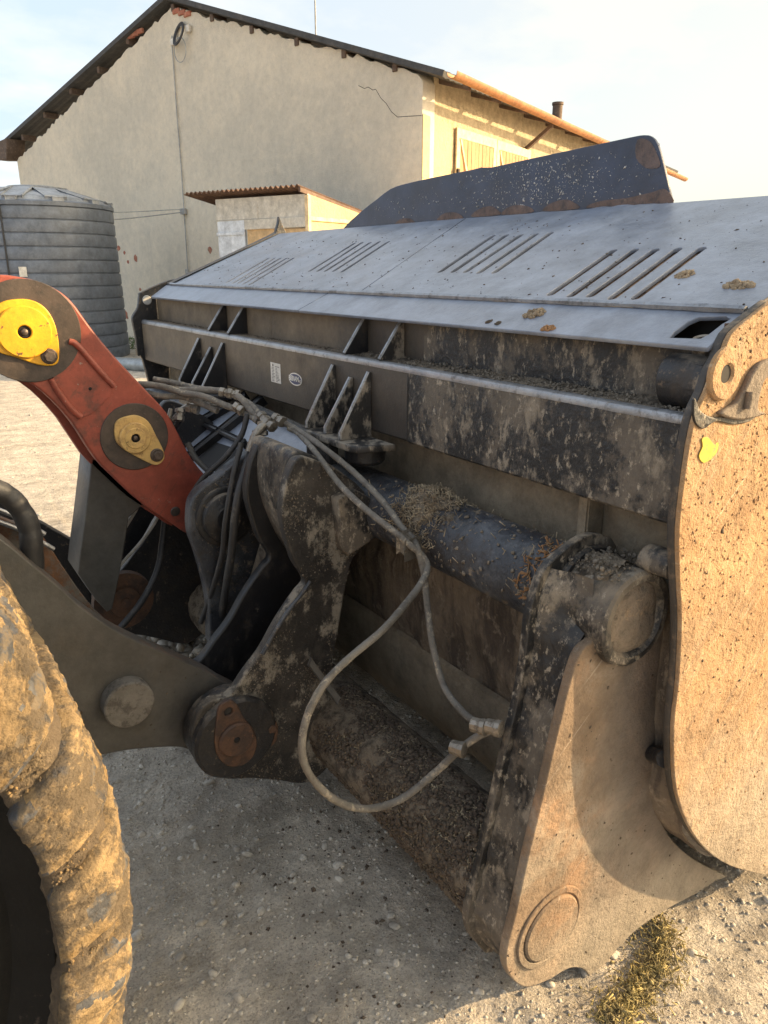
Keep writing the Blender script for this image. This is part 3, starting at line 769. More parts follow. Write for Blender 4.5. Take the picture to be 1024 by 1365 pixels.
hood_sheet([(2.106, 0.003), (3.968, 0.003), (3.968, 0.682), (2.318, 0.672)], SL2, 'far half of the sloping hood with narrow looking slots')
plate('hood_backing', [(0.79, 0.01), (3.95, 0.01), (3.95, 0.64), (0.79, 0.62)], ((1.32,0,1.5774),(0.00000,1.00000,0.00000),(0.92321,0.00000,0.38430)), 0.006, MT['slotrust'], BK, off=0.0125)
WIN = [(0.872, 0.018), (0.985, 0.018), (1.0, 0.035), (0.905, 0.095), (0.88, 0.1), (0.81, 0.1), (0.80, 0.085), (0.845, 0.03)]
WIN = [(0.8679,0.0213),(0.8732,0.0426),(0.8698,0.0821),(0.8596,0.1001),(0.8094,0.1078),(0.7946,0.0984),(0.8,0.0789),(0.8023,0.0411),(0.8081,0.0271)]
plate('hood_lip', [(0.777, 0.0), (2.305, 0.0), (2.28, 0.12), (0.777, 0.12)], ((1.21,0,1.521),(0.00000,1.00000,0.00000),(0.89000,0.00000,0.45597)), 0.010, MT['hood'], BK, holes=[WIN], bev=0.0015, label='near half of the flat hood lip with a cut out window')
plate('hood_lip', [(2.311, 0.0), (3.90, 0.0), (3.968, 0.12), (2.286, 0.12)], ((1.21,0,1.521),(0.00000,1.00000,0.00000),(0.89000,0.00000,0.45597)), 0.010, MT['hood'], BK, bev=0.0015, label='far half of the flat hood lip')
tube('hood_weld_highlight', [(1.318, 0.78, 1.5815), (1.318, 1.6, 1.5815), (1.318, 2.6, 1.5815), (1.318, 3.9, 1.5815)], 0.0075, MT['edge'], BK, n=20, seg=6, wob=0.4)  # bright steel bead paints the highlight along the hood crease
box('window_pocket', (1.262, 0.785, 1.455), (1.33, 1.02, 1.460), MT['rusty'], BK, bev=0.0)
box('window_pocket', (1.332, 0.779, 1.455), (1.336, 1.04, 1.572), MT['hole'], BK, bev=0.0)  # black wall paints the dark inside of the window
box('window_pocket', (1.262, 0.779, 1.455), (1.332, 0.783, 1.560), MT['rusty'], BK, bev=0.0)
lathe('window_fitting', [(1.2585,0.8232,1.5458)][0], (-0.3, 0, 1), [(-0.06, 0.019), (-0.018, 0.019), (-0.014, 0.017), (-0.016, 0.011), (-0.04, 0.011), (-0.04, 0)], MT['fitting'], BK)
# spill guard with a dented top edge
gpts = [(3.2685,1.839),(3.1118,1.9039),(2.9673,1.9515),(2.8673,1.9835),(2.756,1.995),(2.5509,2.0025),(2.3228,2.0075),(2.2764,2.0106),(2.2186,2.0048),(2.0466,2.0112),(1.7804,2.0195),(1.6082,2.0253),(1.5602,2.0251),(1.5332,2.0177),(1.5098,1.9952),(1.4816,1.9371),(1.4369,1.8303)]
gd_ = plate('spill_guard', gpts + [(1.43, 1.80), (3.24, 1.81)], ((1.972,0,0),(0.00000,1.00000,0.00000),(0.00000,0.00000,1.00000)), 0.012, MT['guard'], BK, smooth=2, bev=0.002, label='navy black spill guard standing up from the hood')
wp = [(2.753,1.8418),(2.4487,1.8495),(2.2369,1.8539),(2.0701,1.8518),(1.8645,1.8512)]
for k, (yy, zz) in enumerate(wp):
    w_ = 0.075
    pts = [(yy - w_, zz - 0.012), (yy - w_ * 0.8, zz + 0.006), (yy - w_ * .3, zz + 0.018 + rng.uniform(-.004, .006)), (yy + w_ * .4, zz + 0.016), (yy + w_ * .9, zz + 0.004), (yy + w_, zz - 0.012)]
    plate('bare_patch', pts, ((1.9705,0,0),(0.00000,1.00000,0.00000),(0.00000,0.00000,1.00000)), 0.0015, MT['rustpatch'], gd_, smooth=3, bev=0.0004)
plate('bare_patch', [(1.7541,1.8398),(1.7012,1.8562),(1.6006,1.8578),(1.5077,1.8675),(1.4623,1.872),(1.4359,1.8262),(1.5834,1.8314)], ((1.9705,0,0),(0.00000,1.00000,0.00000),(0.00000,0.00000,1.00000)), 0.0015, MT['rustpatch'], gd_, smooth=3, bev=0.0004)
plate('bare_patch', [(1.5797,2.0156),(1.5365,2.0063),(1.5059,1.9692),(1.491,1.9341),(1.5375,1.9347),(1.5788,1.9673)], ((1.9705,0,0),(0.00000,1.00000,0.00000),(0.00000,0.00000,1.00000)), 0.0012, MT['rustpatch'], gd_, smooth=3, bev=0.0004)
sweep('edge_bead', [(1.966, 1.833), (1.973, 1.838), (1.975, 1.83)], 1.45, 3.2, MT['hood'], BK, ny=60, disp=0.004, sc=20)
# bucket shell behind the beam, curling under to the cutting edge
shp = [(1.30, 1.40), (1.300, 1.20), (1.298, 1.12), (1.30, 0.95), (1.305, 0.75), (1.315, 0.60), (1.345, 0.45), (1.41, 0.34), (1.53, 0.245), (1.70, 0.18), (1.95, 0.13), (2.3, 0.09), (2.72, 0.06)]
shp = sm(shp, 5, closed=False)
k_ = next(i for i, p in enumerate(shp) if p[1] < 1.0)
sweep('bucket_shell', shp[:k_ + 1], 0.778, 3.968, MT['shelltan'], BK, ny=90, disp=0.012, sc=6, label='tan mud coated upper strip of the bucket back')
sweep('bucket_shell', shp[k_:], 0.778, 3.968, MT['shell'], BK, ny=110, disp=0.020, sc=7, label='dark manure smeared lower bucket back')
sweep('bucket_floor', [(2.72, 0.035), (2.3, 0.05), (1.8, 0.06)], 0.778, 3.968, MT['shell'], BK)
for y in ():
    plate('shell_rib', [(1.285, 1.0), (1.325, 0.62), (1.42, 0.40), (1.45, 0.42), (1.34, 0.75), (1.31, 1.0)], ((0, y, 0), (1, 0, 0), (0, 0, 1)), 0.02, MT['shell'], BK, smooth=3)
sweep('wrap_plate', [(1.335, 0.47), (1.320, 0.462), (1.318, 0.42), (1.322, 0.34), (1.335, 0.25), (1.37, 0.16), (1.45, 0.10), (1.6, 0.07)], 0.985, 3.8, MT['shelltan'], BK, ny=90, disp=0.008, sc=9, label='wrapper plate low on the bucket back, painted paler for its lit curve')  # paler mud colour paints the extra light on the lower curve
box('rear_post', (1.245, 1.035, 1.02), (1.30, 1.065, 1.2), MT['shelltan'], BK)
# labels on the beam
st = plate('data_sticker', [(2.4553,1.3367),(2.3776,1.3364),(2.3766,1.2672),(2.4548,1.2672)], ((1.1695,0,0),(0.00000,1.00000,0.00000),(0.00000,0.00000,1.00000)), 0.001, MT['white'], BK, bev=0.0002, label='small white data sticker with rows of print')
def qlerp(q, a, b):
    p = [Vector(x) for x in q]
    return (p[0] * (1 - a) + p[1] * a) * (1 - b) + (p[3] * (1 - a) + p[2] * a) * b
q = [(2.4553,1.3367),(2.3776,1.3364),(2.3766,1.2672),(2.4548,1.2672)]
c0 = qlerp(q, 0.25, 0.13)
plate('sticker_logo', circ(c0.x, c0.y, 0.0055, 12), ((1.1693,0,0),(0.00000,1.00000,0.00000),(0.00000,0.00000,1.00000)), 0.0006, MT['ink'], st, bev=0.0001)
for r_i in range(11):
    b = 0.16 + 0.075 * r_i
    for (a0, a1) in ([(0.45, 0.88)] if r_i == 0 else [(0.1, 0.1 + rng.uniform(0.2, 0.32)), (0.5, 0.5 + rng.uniform(0.15, 0.4))]):
        pp = [qlerp(q, a0, b), qlerp(q, a1, b), qlerp(q, a1, b + 0.03), qlerp(q, a0, b + 0.03)]
        plate('print_line', [(p_.x, p_.y) for p_ in pp], ((1.1693,0,0),(0.00000,1.00000,0.00000),(0.00000,0.00000,1.00000)), 0.0005, MT['ink'], st, bev=0.00005)
oc = [(2.2663,1.2968)][0]
def orot(pts, a): return [(oc[0] + (x * math.cos(a) - y * math.sin(a)), oc[1] + (x * math.sin(a) + y * math.cos(a))) for x, y in pts]
ov = plate('brand_sticker', circ(oc[0], oc[1], 0.048, 36, ry=0.0215), ((1.1692,0,0),(0.00000,1.00000,0.00000),(0.00000,0.00000,1.00000)), 0.001, MT['white'], BK, bev=0.0002, label='small oval navy and white maker sticker')
plate('sticker_field', circ(oc[0], oc[1], 0.0435, 36, ry=0.0175), ((1.169,0,0),(0.00000,1.00000,0.00000),(0.00000,0.00000,1.00000)), 0.0005, MT['navy'], ov, bev=0.0001)
def text(name, body, size, origin, U, W, mat, parent, **props):
    c = bpy.data.curves.new('t', 'FONT'); c.body = body; c.size = size; c.extrude = size * 0.01
    c.align_x = 'CENTER'; c.align_y = 'CENTER'; c.offset = size * 0.03
    ob = bpy.data.objects.new('t', c); COL.objects.link(ob)
    me = bpy.data.meshes.new_from_object(ob.evaluated_get(bpy.context.evaluated_depsgraph_get()))
    bpy.data.objects.remove(ob); bpy.data.curves.remove(c)
    U, W = Vector(U).normalized(), Vector(W).normalized(); n = U.cross(W); o = Vector(origin)
    me.transform(Matrix(((U.x, W.x, n.x, o.x), (U.y, W.y, n.y, o.y), (U.z, W.z, n.z, o.z), (0, 0, 0, 1))))
    return link(name, me, mat, parent, **props)
text('sticker_lettering', 'BERAM', 0.0235, (1.1678, oc[0] + 0.008, oc[1] + 0.001), (0, -1, 0), (0, 0, 1), MT['white'], ov)
text('sticker_lettering', 'AG', 0.012, (1.1678, oc[0] - 0.034, oc[1] - 0.003), (0, -1, 0), (0, 0, 1), MT['white'], ov)

# ================================================================== TIPPING FRAME
TF = root('tipping_frame', (1.05, 2.37, 0), 'mud crusted black tipping frame with round cross tubes between loader arms and bucket', 'attachment frame')
FP = [(1.172 + 0.099 * math.cos(R(a)), 0.984 + 0.099 * math.sin(R(a))) for a in range(195, 0, -15)] + [p for p in [(1.3437,0.8789),(1.3544,0.7815),(1.3527,0.6745),(1.3291,0.5928),(1.335,0.4967),(1.3826,0.388),(1.4604,0.2745),(1.5774,0.1537),(1.7413,0.0144),(1.9399,-0.1569),(2.0038,-0.2376),(1.7664,-0.0127),(1.6168,0.0171),(1.4635,0.0436),(1.3411,0.047),(1.2537,0.0158),(1.2052,-0.0162),(1.1909,-0.0116),(1.1632,0.0386),(1.1222,0.0751),(1.0848,0.0904),(1.0347,0.0962),(0.9658,0.1202),(0.921,0.1684),(0.8925,0.2284),(0.8907,0.2863),(0.909,0.3633),(0.93,0.4803),(0.959,0.6174),(0.9908,0.7744),(1.0186,0.8926),(1.0406,0.9421)]]
plate('frame_plate', FP, ((0,0.85,0),(1.00000,0.00000,0.00000),(0.00000,0.00000,1.00000)), 0.022, MT['frame'], TF, smooth=3, bev=0.003, label='outer frame plate streaked with orange mud')
# flank that thickens the web at the foot of the plate
bt = (1.178, 0.975)
bc = UC = (1.172, 0.984)
lathe('pivot_boss', (bc[0], 0.848, bc[1]), (0, -1, 0), [(-0.11, 0.104), (0.0, 0.104), (0.018, 0.103), (0.024, 0.096), (0.024, 0.082), (0.018, 0.078), (0.008, 0.074)], MT['mottle'], TF, seg=56, jitter=0.0025)
lathe('packed_mud', (bc[0], 0.848, bc[1]), (0, -1, 0), [(0.0, 0.082), (0.012, 0.08), (0.02, 0.055), (0.016, 0.03), (0.02, 0)], MT['clay'], TF, seg=40, jitter=0.008, label='clay packed into the end of the pivot boss')
ring('collar', (bc[0], 0.985, bc[1]), (0, -1, 0), 0.122, 0.09, 0.02, MT['black'], TF, bev=0.004)
ring('collar', (bc[0], 0.958, bc[1]), (0, -1, 0), 0.118, 0.09, 0.012, MT['black'], TF, bev=0.004)
dc = [(1.0217,0.263)][0]
disc('wear_disc', (dc[0], 0.8495, dc[1]), (0, -1, 0), 0.082, 0.009, MT['frame'], TF, bev=0.004, seg=48)
ring('disc_weld', (dc[0], 0.8495, dc[1]), (0, -1, 0), 0.102, 0.086, 0.005, MT['frame'], TF, bev=0.002)
# inner plate and the web between the two
IPx = [(1.0396,1.0763),(1.0184,1.0323),(1.0059,0.9824),(1.0035,0.9357),(0.9984,0.868),(0.9872,0.7918),(0.9578,0.665),(0.9296,0.5332),(0.9038,0.4157),(0.8802,0.3249),(0.8738,0.2755),(0.8849,0.2254),(0.917,0.1675),(0.954,0.1257)]
ipts = IPx + [(IPx[-1][0] + 0.10, IPx[-1][1] + 0.02), (1.10, 0.35), (1.12, 0.7), (1.25, 0.95), (1.26, 1.08), (1.18, 1.125), (1.10, 1.11)]
plate('frame_plate', ipts, ((0,0.96,0),(1.00000,0.00000,0.00000),(0.00000,0.00000,1.00000)), 0.02, MT['mottle'], TF, smooth=3, bev=0.003, label='inner frame plate crusted grey')
web = [(x + 0.018, z) for x, z in IPx]
OE = np.array(sorted([p for p in FP if p[0] < 1.075 and p[1] < 1.0], key=lambda p: p[1]))
vs, fs = [], []
NY = 10
wsm = sm(web, 6, closed=False)
for j in range(NY + 1):
    y = 0.871 + (0.959 - 0.871) * j / NY
    for (x, z) in wsm:
        xo_ = float(np.interp(z, OE[:, 1], OE[:, 0])) + 0.012
        t_ = 1 - j / NY
        p = Vector((x * (1 - t_) + max(x, xo_) * t_ + 0.006 * (1 - (2 * j / NY - 1) ** 2), y, z)); d = mnoise.fractal(p * 24, 0.8, 2, 4) * 0.006
        vs.append(p + Vector((-d, 0, 0)))
mm = len(wsm)
for j in range(NY):
    for i in range(mm - 1):
        a = j * mm + i; fs.append((a, a + 1, a + 1 + mm, a + mm))
o_ = link('frame_web', mesh(vs, fs), MT['mottle'], TF, label='blackened web between the two frame plates'); shade(o_, 60)
lathe('foot_bush', (dc[0] + 0.03, 0.95, dc[1] - 0.02), (0, -1, 0), [(0, 0.095), (0.075, 0.095), (0.078, 0.05), (0.078, 0)], MT['strawmud'], TF, jitter=0.008, seg=32)
# cross tubes
def tube_sweep(name, c, r, y0, y1, mat, disp, sc, seg=48, ny=80, **p):
    prof = [(c[0] + r * math.cos(a), c[1] + r * math.sin(a)) for a in [2 * math.pi * k / seg for k in range(seg + 1)]]
    return sweep(name, prof, y0, y1, mat, TF, ny=ny, disp=disp, sc=sc, sh=60, **p)
tube_sweep('cross_tube', UC, 0.094, 0.965, 3.88, MT['tube'], 0.003, 9, label='thick upper cross tube scuffed blue black')
tube_sweep('cross_tube', (1.02, 0.29), 0.122, 0.965, 3.88, MT['strawmud'], 0.014, 12, ny=140, label='lower cross tube buried under straw and manure')
# mirrored far end plates of the frame
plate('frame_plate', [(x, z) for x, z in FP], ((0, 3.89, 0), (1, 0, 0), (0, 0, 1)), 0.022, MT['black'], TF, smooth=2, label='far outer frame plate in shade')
# coupling ears
EARL = [(0.8884,1.174),(0.8648,1.1465),(0.8447,1.0977),(0.8329,1.0367),(0.8371,0.9824),(0.8505,0.9252),(0.8668,0.8726),(0.8976,0.813),(0.8726,0.7846),(0.8404,0.7513),(0.7983,0.7002),(0.7533,0.6362),(0.705,0.5878),(0.6476,0.529),(0.5954,0.531),(0.5551,0.5057),(0.5345,0.4353),(0.5416,0.3671),(0.5737,0.304),(0.6269,0.2631),(0.7067,0.2308),(0.7826,0.1895),(0.8779,0.1394),(0.9591,0.1711),(0.98,0.2456),(0.9805,0.3804),(0.973,0.5002),(0.9935,0.595),(1.0196,0.7232),(1.0474,0.8314),(1.0789,0.8646),(1.1453,0.905),(1.1641,0.9532),(1.1066,1.0325),(1.0565,1.0853),(0.9844,1.1352),(0.9268,1.1666)]
ears = []
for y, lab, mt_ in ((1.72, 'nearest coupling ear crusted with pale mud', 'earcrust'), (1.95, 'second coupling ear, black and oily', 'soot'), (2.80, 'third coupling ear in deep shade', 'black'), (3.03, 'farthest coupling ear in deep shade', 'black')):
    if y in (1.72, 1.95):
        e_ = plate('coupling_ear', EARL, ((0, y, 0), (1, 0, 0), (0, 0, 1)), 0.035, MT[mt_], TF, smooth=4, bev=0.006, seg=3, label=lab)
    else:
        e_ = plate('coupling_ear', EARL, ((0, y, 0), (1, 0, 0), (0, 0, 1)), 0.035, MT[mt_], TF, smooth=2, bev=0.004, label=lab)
    ears.append(e_)
# wide block joining the two near ears below the tube
BLK_ = [(0.8871,1.1824),(0.9502,1.1654),(1.0443,1.1005),(1.1192,1.0173),(1.172,0.9339),(1.1399,0.9074),(1.0872,0.8856),(1.0405,0.8561),(0.9888,0.798),(0.9407,0.8442),(0.8963,0.9438),(0.8722,1.0349),(0.8711,1.119)]
plate('ear_block', BLK_, ((0, 1.745, 0), (1, 0, 0), (0, 0, 1)), 0.26, MT['mottle'], TF, smooth=3, bev=0.012, seg=3, label='thick mottled block joining the ear to the upper tube')
plate('tube_gusset', [(0.9827,1.0514),(1.0434,1.069),(1.1975,0.9636),(1.2202,0.8841),(1.1235,0.9182),(1.0161,0.877),(0.9967,0.9016)], ((0, 1.68, 0), (1, 0, 0), (0, 0, 1)), 0.04, MT['mottle'], TF, smooth=0, bev=0.004)
obox('ear_strip', [(0.9133,1.66,0.5167)][0], Vector([(0.9659,1.62,0.4135)][0]) - Vector([(0.8524,1.68,0.6287)][0]), (0, -1, 0.2), (0.5, 0, 1), (0.155, 0.008, 0.022), MT['grey'], TF, bev=0.002, label='thin flat bar welded across the ear')
tube('ear_weld', [(0.9077,1.712,0.8135),(0.8827,1.712,0.7851),(0.8384,1.712,0.7458),(0.794,1.712,0.6932),(0.7493,1.712,0.6317)], 0.006, MT['tube'], TF, seg=8, wob=0.3)
# pin boss and rusty keeper plate at the foot of the nearest ear
hc = [(0.6506,0.4036)][0]
lathe('pin_boss', (hc[0], 1.80, hc[1]), (0, -1, 0), [(0, 0.118), (0.07, 0.120), (0.078, 0.117), (0.08, 0.122), (0.10, 0.122), (0.108, 0.114)], MT['black'], TF, seg=48, jitter=0.002)
kp = plate('keeper_plate', [(0.6205,0.5381),(0.642,0.5352),(0.6579,0.5106),(0.6729,0.4668),(0.6974,0.4235),(0.7061,0.3755),(0.6922,0.3361),(0.6612,0.3188),(0.6192,0.3316),(0.593,0.3673),(0.5833,0.4125),(0.5897,0.4696),(0.6023,0.5237)], ((0,1.685,0),(1.00000,0.00000,0.00000),(0.00000,0.00000,1.00000)), 0.012, MT['rusty'], TF, smooth=4, bev=0.003, holes=[circ(*[(0.629,0.5046)][0], 0.012, 16)], label='rusty brown pear shaped keeper plate')
disc('keeper_boss', (*([(0.6443,0.4129)][0][:1]), 1.6855, [(0.6443,0.4129)][0][1]), (0, -1, 0), 0.052, 0.012, MT['rusty'], kp, bev=0.005)
disc('keeper_pin', (*([(0.6423,0.4162)][0][:1]), 1.674, [(0.6423,0.4162)][0][1]), (0, -1, 0), 0.009, 0.004, MT['hole'], kp)
plate('keeper_plate', [(0.6922,0.4513),(0.7442,0.4318),(0.7763,0.4098),(0.7758,0.3517),(0.7459,0.3304),(0.7041,0.3423)], ((0,1.7,0),(1.00000,0.00000,0.00000),(0.00000,0.00000,1.00000)), 0.014, MT['rusty'], TF, smooth=3, bev=0.003, label='small rusty lock plate beside the pear shaped one')
disc('keeper_bolt', (*[(0.7589,0.3963)][0][:1], 1.70, [(0.7589,0.3963)][0][1]), (0, -1, 0), 0.014, 0.012, MT['rusty'], TF, seg=6)
# back wall behind the couplings (in shade)
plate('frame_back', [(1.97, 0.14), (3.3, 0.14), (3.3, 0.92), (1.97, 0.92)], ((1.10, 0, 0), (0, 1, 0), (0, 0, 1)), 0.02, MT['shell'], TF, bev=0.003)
# sloping cross member, clean blue-black, below the beam
plate('sloping_plate', [(3.0965,0.2479),(3.1317,0.119),(3.0838,0.0122),(2.7218,-0.0831),(2.2701,-0.0693),(2.0609,-0.0547),(2.0083,-0.0107),(2.0566,0.0979),(2.1374,0.175),(2.2076,0.2355),(2.3097,0.2896),(2.4961,0.2948),(2.7325,0.2658)], ((1.12,0,1.1),(0.00000,1.00000,0.00000),(-0.82534,0.00000,-0.56464)), 0.014, MT['hood'], TF, bev=0.003, label='smooth blue grey sloping cross plate')
ux = (1.11, 0, 1.09)
for (p0, p1, w_) in (([(0.9466,2.9266,0.9814)][0], [(1.2053,2.7574,1.1583)][0], 0.03), ([(0.9294,2.6606,0.9696)][0], [(1.2142,2.6226,1.1644)][0], 0.03), ([(1.1878,2.948,1.1464)][0], [(1.1492,2.0239,1.12)][0], 0.02), ([(1.0482,2.9629,1.0509)][0], [(1.0447,2.4144,1.0485)][0], 0.012)):
    a_, b_ = Vector(p0), Vector(p1)
    up_ = Vector((-math.sin(0.6), 0, math.cos(0.6)))
    obox('cross_rib', (a_ + b_) / 2 + up_ * 0.012, b_ - a_, up_, (b_ - a_).cross(up_), ((b_ - a_).length, 0.03, w_), MT['soot'], TF, bev=0.006)
plate('sloping_pocket', [(2.6304,0.2302),(2.6362,0.1288),(2.3813,0.1099),(2.3119,0.2333)], ((1.12,0,1.1),(0.00000,1.00000,0.00000),(-0.82534,0.00000,-0.56464)), 0.004, MT['hole'], TF, off=-0.003, bev=0.0005)  # flat black patch painted as the shade in the pocket
obox('plate_fold', (Vector([(1.0256,2.0413,1.0354)][0]) + Vector([(0.8963,2.2042,0.947)][0])) / 2 - Vector((0, 0, 0.02)), Vector([(1.0256,2.0413,1.0354)][0]) - Vector([(0.8963,2.2042,0.947)][0]), (0, 0, 1), (1, 0, 0), (0.32, 0.03, 0.02), MT['black'], TF)
# tilt link ear and its pin
LE = [(0.7204,0.9199),(0.7319,0.9715),(0.7635,1.0049),(0.8197,1.0348),(0.8982,1.0817),(0.983,1.1144),(1.0207,1.1244),(1.0353,1.0926),(0.9779,1.0205),(0.9562,0.9657),(0.9665,0.9126),(0.9683,0.8471),(0.9478,0.7718),(0.9155,0.6849),(0.883,0.5973),(0.8343,0.5135),(0.7984,0.4595),(0.7563,0.4611),(0.7568,0.5355),(0.7589,0.6295),(0.75,0.711),(0.7327,0.8051),(0.7182,0.8659)]
plate('link_ear', LE, ((0,2.14,0),(1.00000,0.00000,0.00000),(0.00000,0.00000,1.00000)), 0.05, MT['tube'], TF, smooth=3, bev=0.008, seg=3, label='black link ear holding the foot of the red lever')
lc = [(0.8346,0.904)][0]
lathe('link_pin', (lc[0], 2.141, lc[1]), (0, -1, 0), [(0, 0.098), (0.012, 0.098), (0.016, 0.092), (0.016, 0.082), (0.03, 0.078), (0.034, 0.072), (0.036, 0.045), (0.04, 0.04), (0.04, 0)], MT['black'], TF, seg=44)
lathe('link_knuckle', [(0.9294,2.14,0.9166)][0], (0, -1, 0), [(-0.06, 0.07), (0.02, 0.07), (0.03, 0.055), (0.03, 0)], MT['black'], TF, seg=32, jitter=0.002)
tube('frame_stub', [(1.3148,0.85,0.5986),(1.2754,0.79,0.6336)], 0.019, MT['black'], TF, n=1)
lathe('lug_lump', [(1.2049,0.8,1.1056)][0], (0, -1, 0), [(-0.05, 0.024), (0.0, 0.026), (0.015, 0.024), (0.025, 0.014), (0.028, 0)], MT['mottle'], TF, seg=28, jitter=0.012)

# ================================================================== WHEEL LOADER
WL = root('wheel_loader', (-0.69, 2.37, 0), 'wheel loader front end with grey lift arms, red lever and muddy tyre', 'wheel loader')
BO = [(-1.3, 1.78), (-0.5, 1.50)] + [(0.0514,1.1921),(0.1653,1.061),(0.2193,0.9871),(0.2766,0.9086),(0.3244,0.837),(0.3866,0.7646),(0.4486,0.7069),(0.5341,0.6374),(0.6255,0.5607),(0.6784,0.5062),(0.7447,0.4326),(0.7725,0.2771),(0.7078,0.2357),(0.6271,0.2824),(0.5757,0.306),(0.5505,0.3292),(0.519,0.3496),(0.4563,0.3724),(0.3895,0.3921),(0.3265,0.4034),(0.2694,0.4128),(0.1818,0.4538),(0.0976,0.5976),(0.03,0.7852)] + [(-0.6, 1.08), (-1.3, 1.35)]
arm = plate('lift_arm', BO, ((0,1.83,0),(1.00000,0.00000,0.00000),(0.00000,0.00000,1.00000)), 0.07, MT['grey'], WL, smooth=3, bev=0.004, label='near grey lift arm with a scuffed rusty top edge')
pc = [(0.3972,0.5534)][0]
disc('arm_pin', (pc[0], 1.832, pc[1]), (0, -1, 0), 0.066, 0.045, MT['greyc'], arm, bev=0.004, seg=40)
BO2 = [(0.1075,1.1647),(0.1902,1.0529),(0.259,1.0153),(0.2891,0.9674),(0.3217,0.8849),(0.3563,0.8032),(0.3886,0.7374),(0.4308,0.6715),(0.4401,0.6399),(0.4013,0.6322),(0.3273,0.6965),(0.2595,0.7723),(0.161,0.8527),(0.0745,0.9563)]
plate('arm_brace', BO2, ((0,2.02,0),(1.00000,0.00000,0.00000),(0.00000,0.00000,1.00000)), 0.03, MT['greyrust'], WL, smooth=3, bev=0.003, label='inner arm brace with an orange rusted edge')
tube('arm_rail', [(0.1607,2,1.0993),(0.1912,2,1.0782),(0.235,2,1.046),(0.2854,2,0.9952)], 0.006, MT['edge'], WL)
tube('arm_rail', [(0.1561,2,1.0689),(0.1867,2,1.0472),(0.234,2,1.0137),(0.3015,2,0.9499)], 0.006, MT['edge'], WL)
plate('lift_arm', [(0.0579,1.1755),(0.2059,0.9862),(0.359,0.7767),(0.4184,0.7357),(0.5101,0.6502),(0.641,0.5004),(0.7187,0.3817),(0.6897,0.2525),(0.5132,0.4012),(0.3948,0.5578),(0.0059,0.8701)], ((0,2.9,0),(1.00000,0.00000,0.00000),(0.00000,0.00000,1.00000)), 0.07, MT['black'], WL, bev=0.004, label='far lift arm with its shade painted in as black')  # black in place of grey paints the shade on this arm
# bracket that carries the red lever
BR = [(0.5339,1.0541),(0.6658,1.0671),(0.7577,0.9467),(0.6779,0.8611),(0.6331,0.8307),(0.6063,0.7248),(0.5725,0.6045),(0.5407,0.5052),(0.5218,0.4986),(0.4897,0.5535),(0.4433,0.6637),(0.4546,0.7163),(0.4832,0.8322),(0.513,0.9591)]
plate('lever_bracket', BR, ((0,2.52,0),(1.00000,0.00000,0.00000),(0.00000,0.00000,1.00000)), 0.16, MT['grey'], WL, bev=0.004, label='upright grey bracket behind the red lever')
hb = [(0.6012,0.4937)][0]
lathe('hub', (hb[0], 2.62, hb[1]), (0, -1, 0), [(0, 0.11), (0.03, 0.108), (0.032, 0.06), (0.045, 0.055), (0.047, 0.02), (0.056, 0.018), (0.056, 0)], MT['rusty'], WL, seg=32)
# red lever: two thick cheek plates with recessed panels
RL = [(0.2051,1.5726),(0.2678,1.6266),(0.3252,1.6381),(0.3814,1.6299),(0.4382,1.6132),(0.4981,1.5708),(0.5475,1.4899),(0.6039,1.4048),(0.6851,1.2993),(0.754,1.2082),(0.7918,1.1238),(0.8262,1.0421),(0.8881,0.9452),(0.8824,0.9054),(0.8289,0.882),(0.8038,0.8375),(0.7935,0.7791),(0.7275,0.8384),(0.6461,0.9143),(0.5817,0.9942),(0.5176,1.0853),(0.4594,1.211),(0.3968,1.3012),(0.3422,1.3496),(0.2883,1.3857),(0.2163,1.4114),(0.1926,1.4939)]
lever = plate('tilt_lever', RL, ((0,2.38,0),(1.00000,0.00000,0.00000),(0.00000,0.00000,1.00000)), 0.055, MT['red'], WL, smooth=3, bev=0.006, seg=2, label='worn red tilt lever with two pin hubs')
plate('lever_cheek', [(x - 0.012, z - 0.01) for x, z in RL], ((0,2.52,0),(1.00000,0.00000,0.00000),(0.00000,0.00000,1.00000)), 0.05, MT['red'], lever, smooth=2, bev=0.004)
# raised ribs around the sunken panel
for P_ in ([(0.4824,2.378,1.4493),(0.498,2.376,1.4422),(0.5203,2.376,1.4145),(0.5632,2.376,1.3511),(0.5967,2.377,1.307)], [(0.4185,2.377,1.344),(0.4375,2.376,1.2981),(0.4635,2.376,1.2503),(0.4885,2.377,1.2222)]):
    tube('lever_rib', P_, 0.010, MT['red'], lever, seg=8)
plate('lever_panel', [(0.4244,1.3591),(0.4812,1.443),(0.5059,1.4374),(0.5502,1.3724),(0.5967,1.3095),(0.5519,1.2531),(0.497,1.2215),(0.4585,1.2622)], ((0,2.376,0),(1.00000,0.00000,0.00000),(0.00000,0.00000,1.00000)), 0.003, MT['red'], lever, bev=0.0008, smooth=2)
c1 = [(0.375,1.4826)][0]; c2 = [(0.6445,1.1412)][0]
disc('worn_ring', (c1[0], 2.3795, c1[1]), (0, -1, 0), 0.145, 0.004, MT['wornring'], lever, bev=0.002, seg=48)
disc('worn_ring', (c2[0], 2.3795, c2[1]), (0, -1, 0), 0.108, 0.004, MT['wornring'], lever, bev=0.002, seg=48)
yp = plate('pin_plate', [(0.2739,1.5317),(0.3123,1.5628),(0.3517,1.572),(0.3941,1.5691),(0.4269,1.5477),(0.4462,1.5095),(0.4519,1.4582),(0.4467,1.4023),(0.4298,1.3838),(0.3855,1.389),(0.3293,1.4139),(0.2927,1.4287),(0.2597,1.4614)], ((0,2.366,0),(1.00000,0.00000,0.00000),(0.00000,0.00000,1.00000)), 0.012, MT['yellow'], lever, smooth=4, bev=0.003, seg=2, label='bright chipped yellow pin plate')
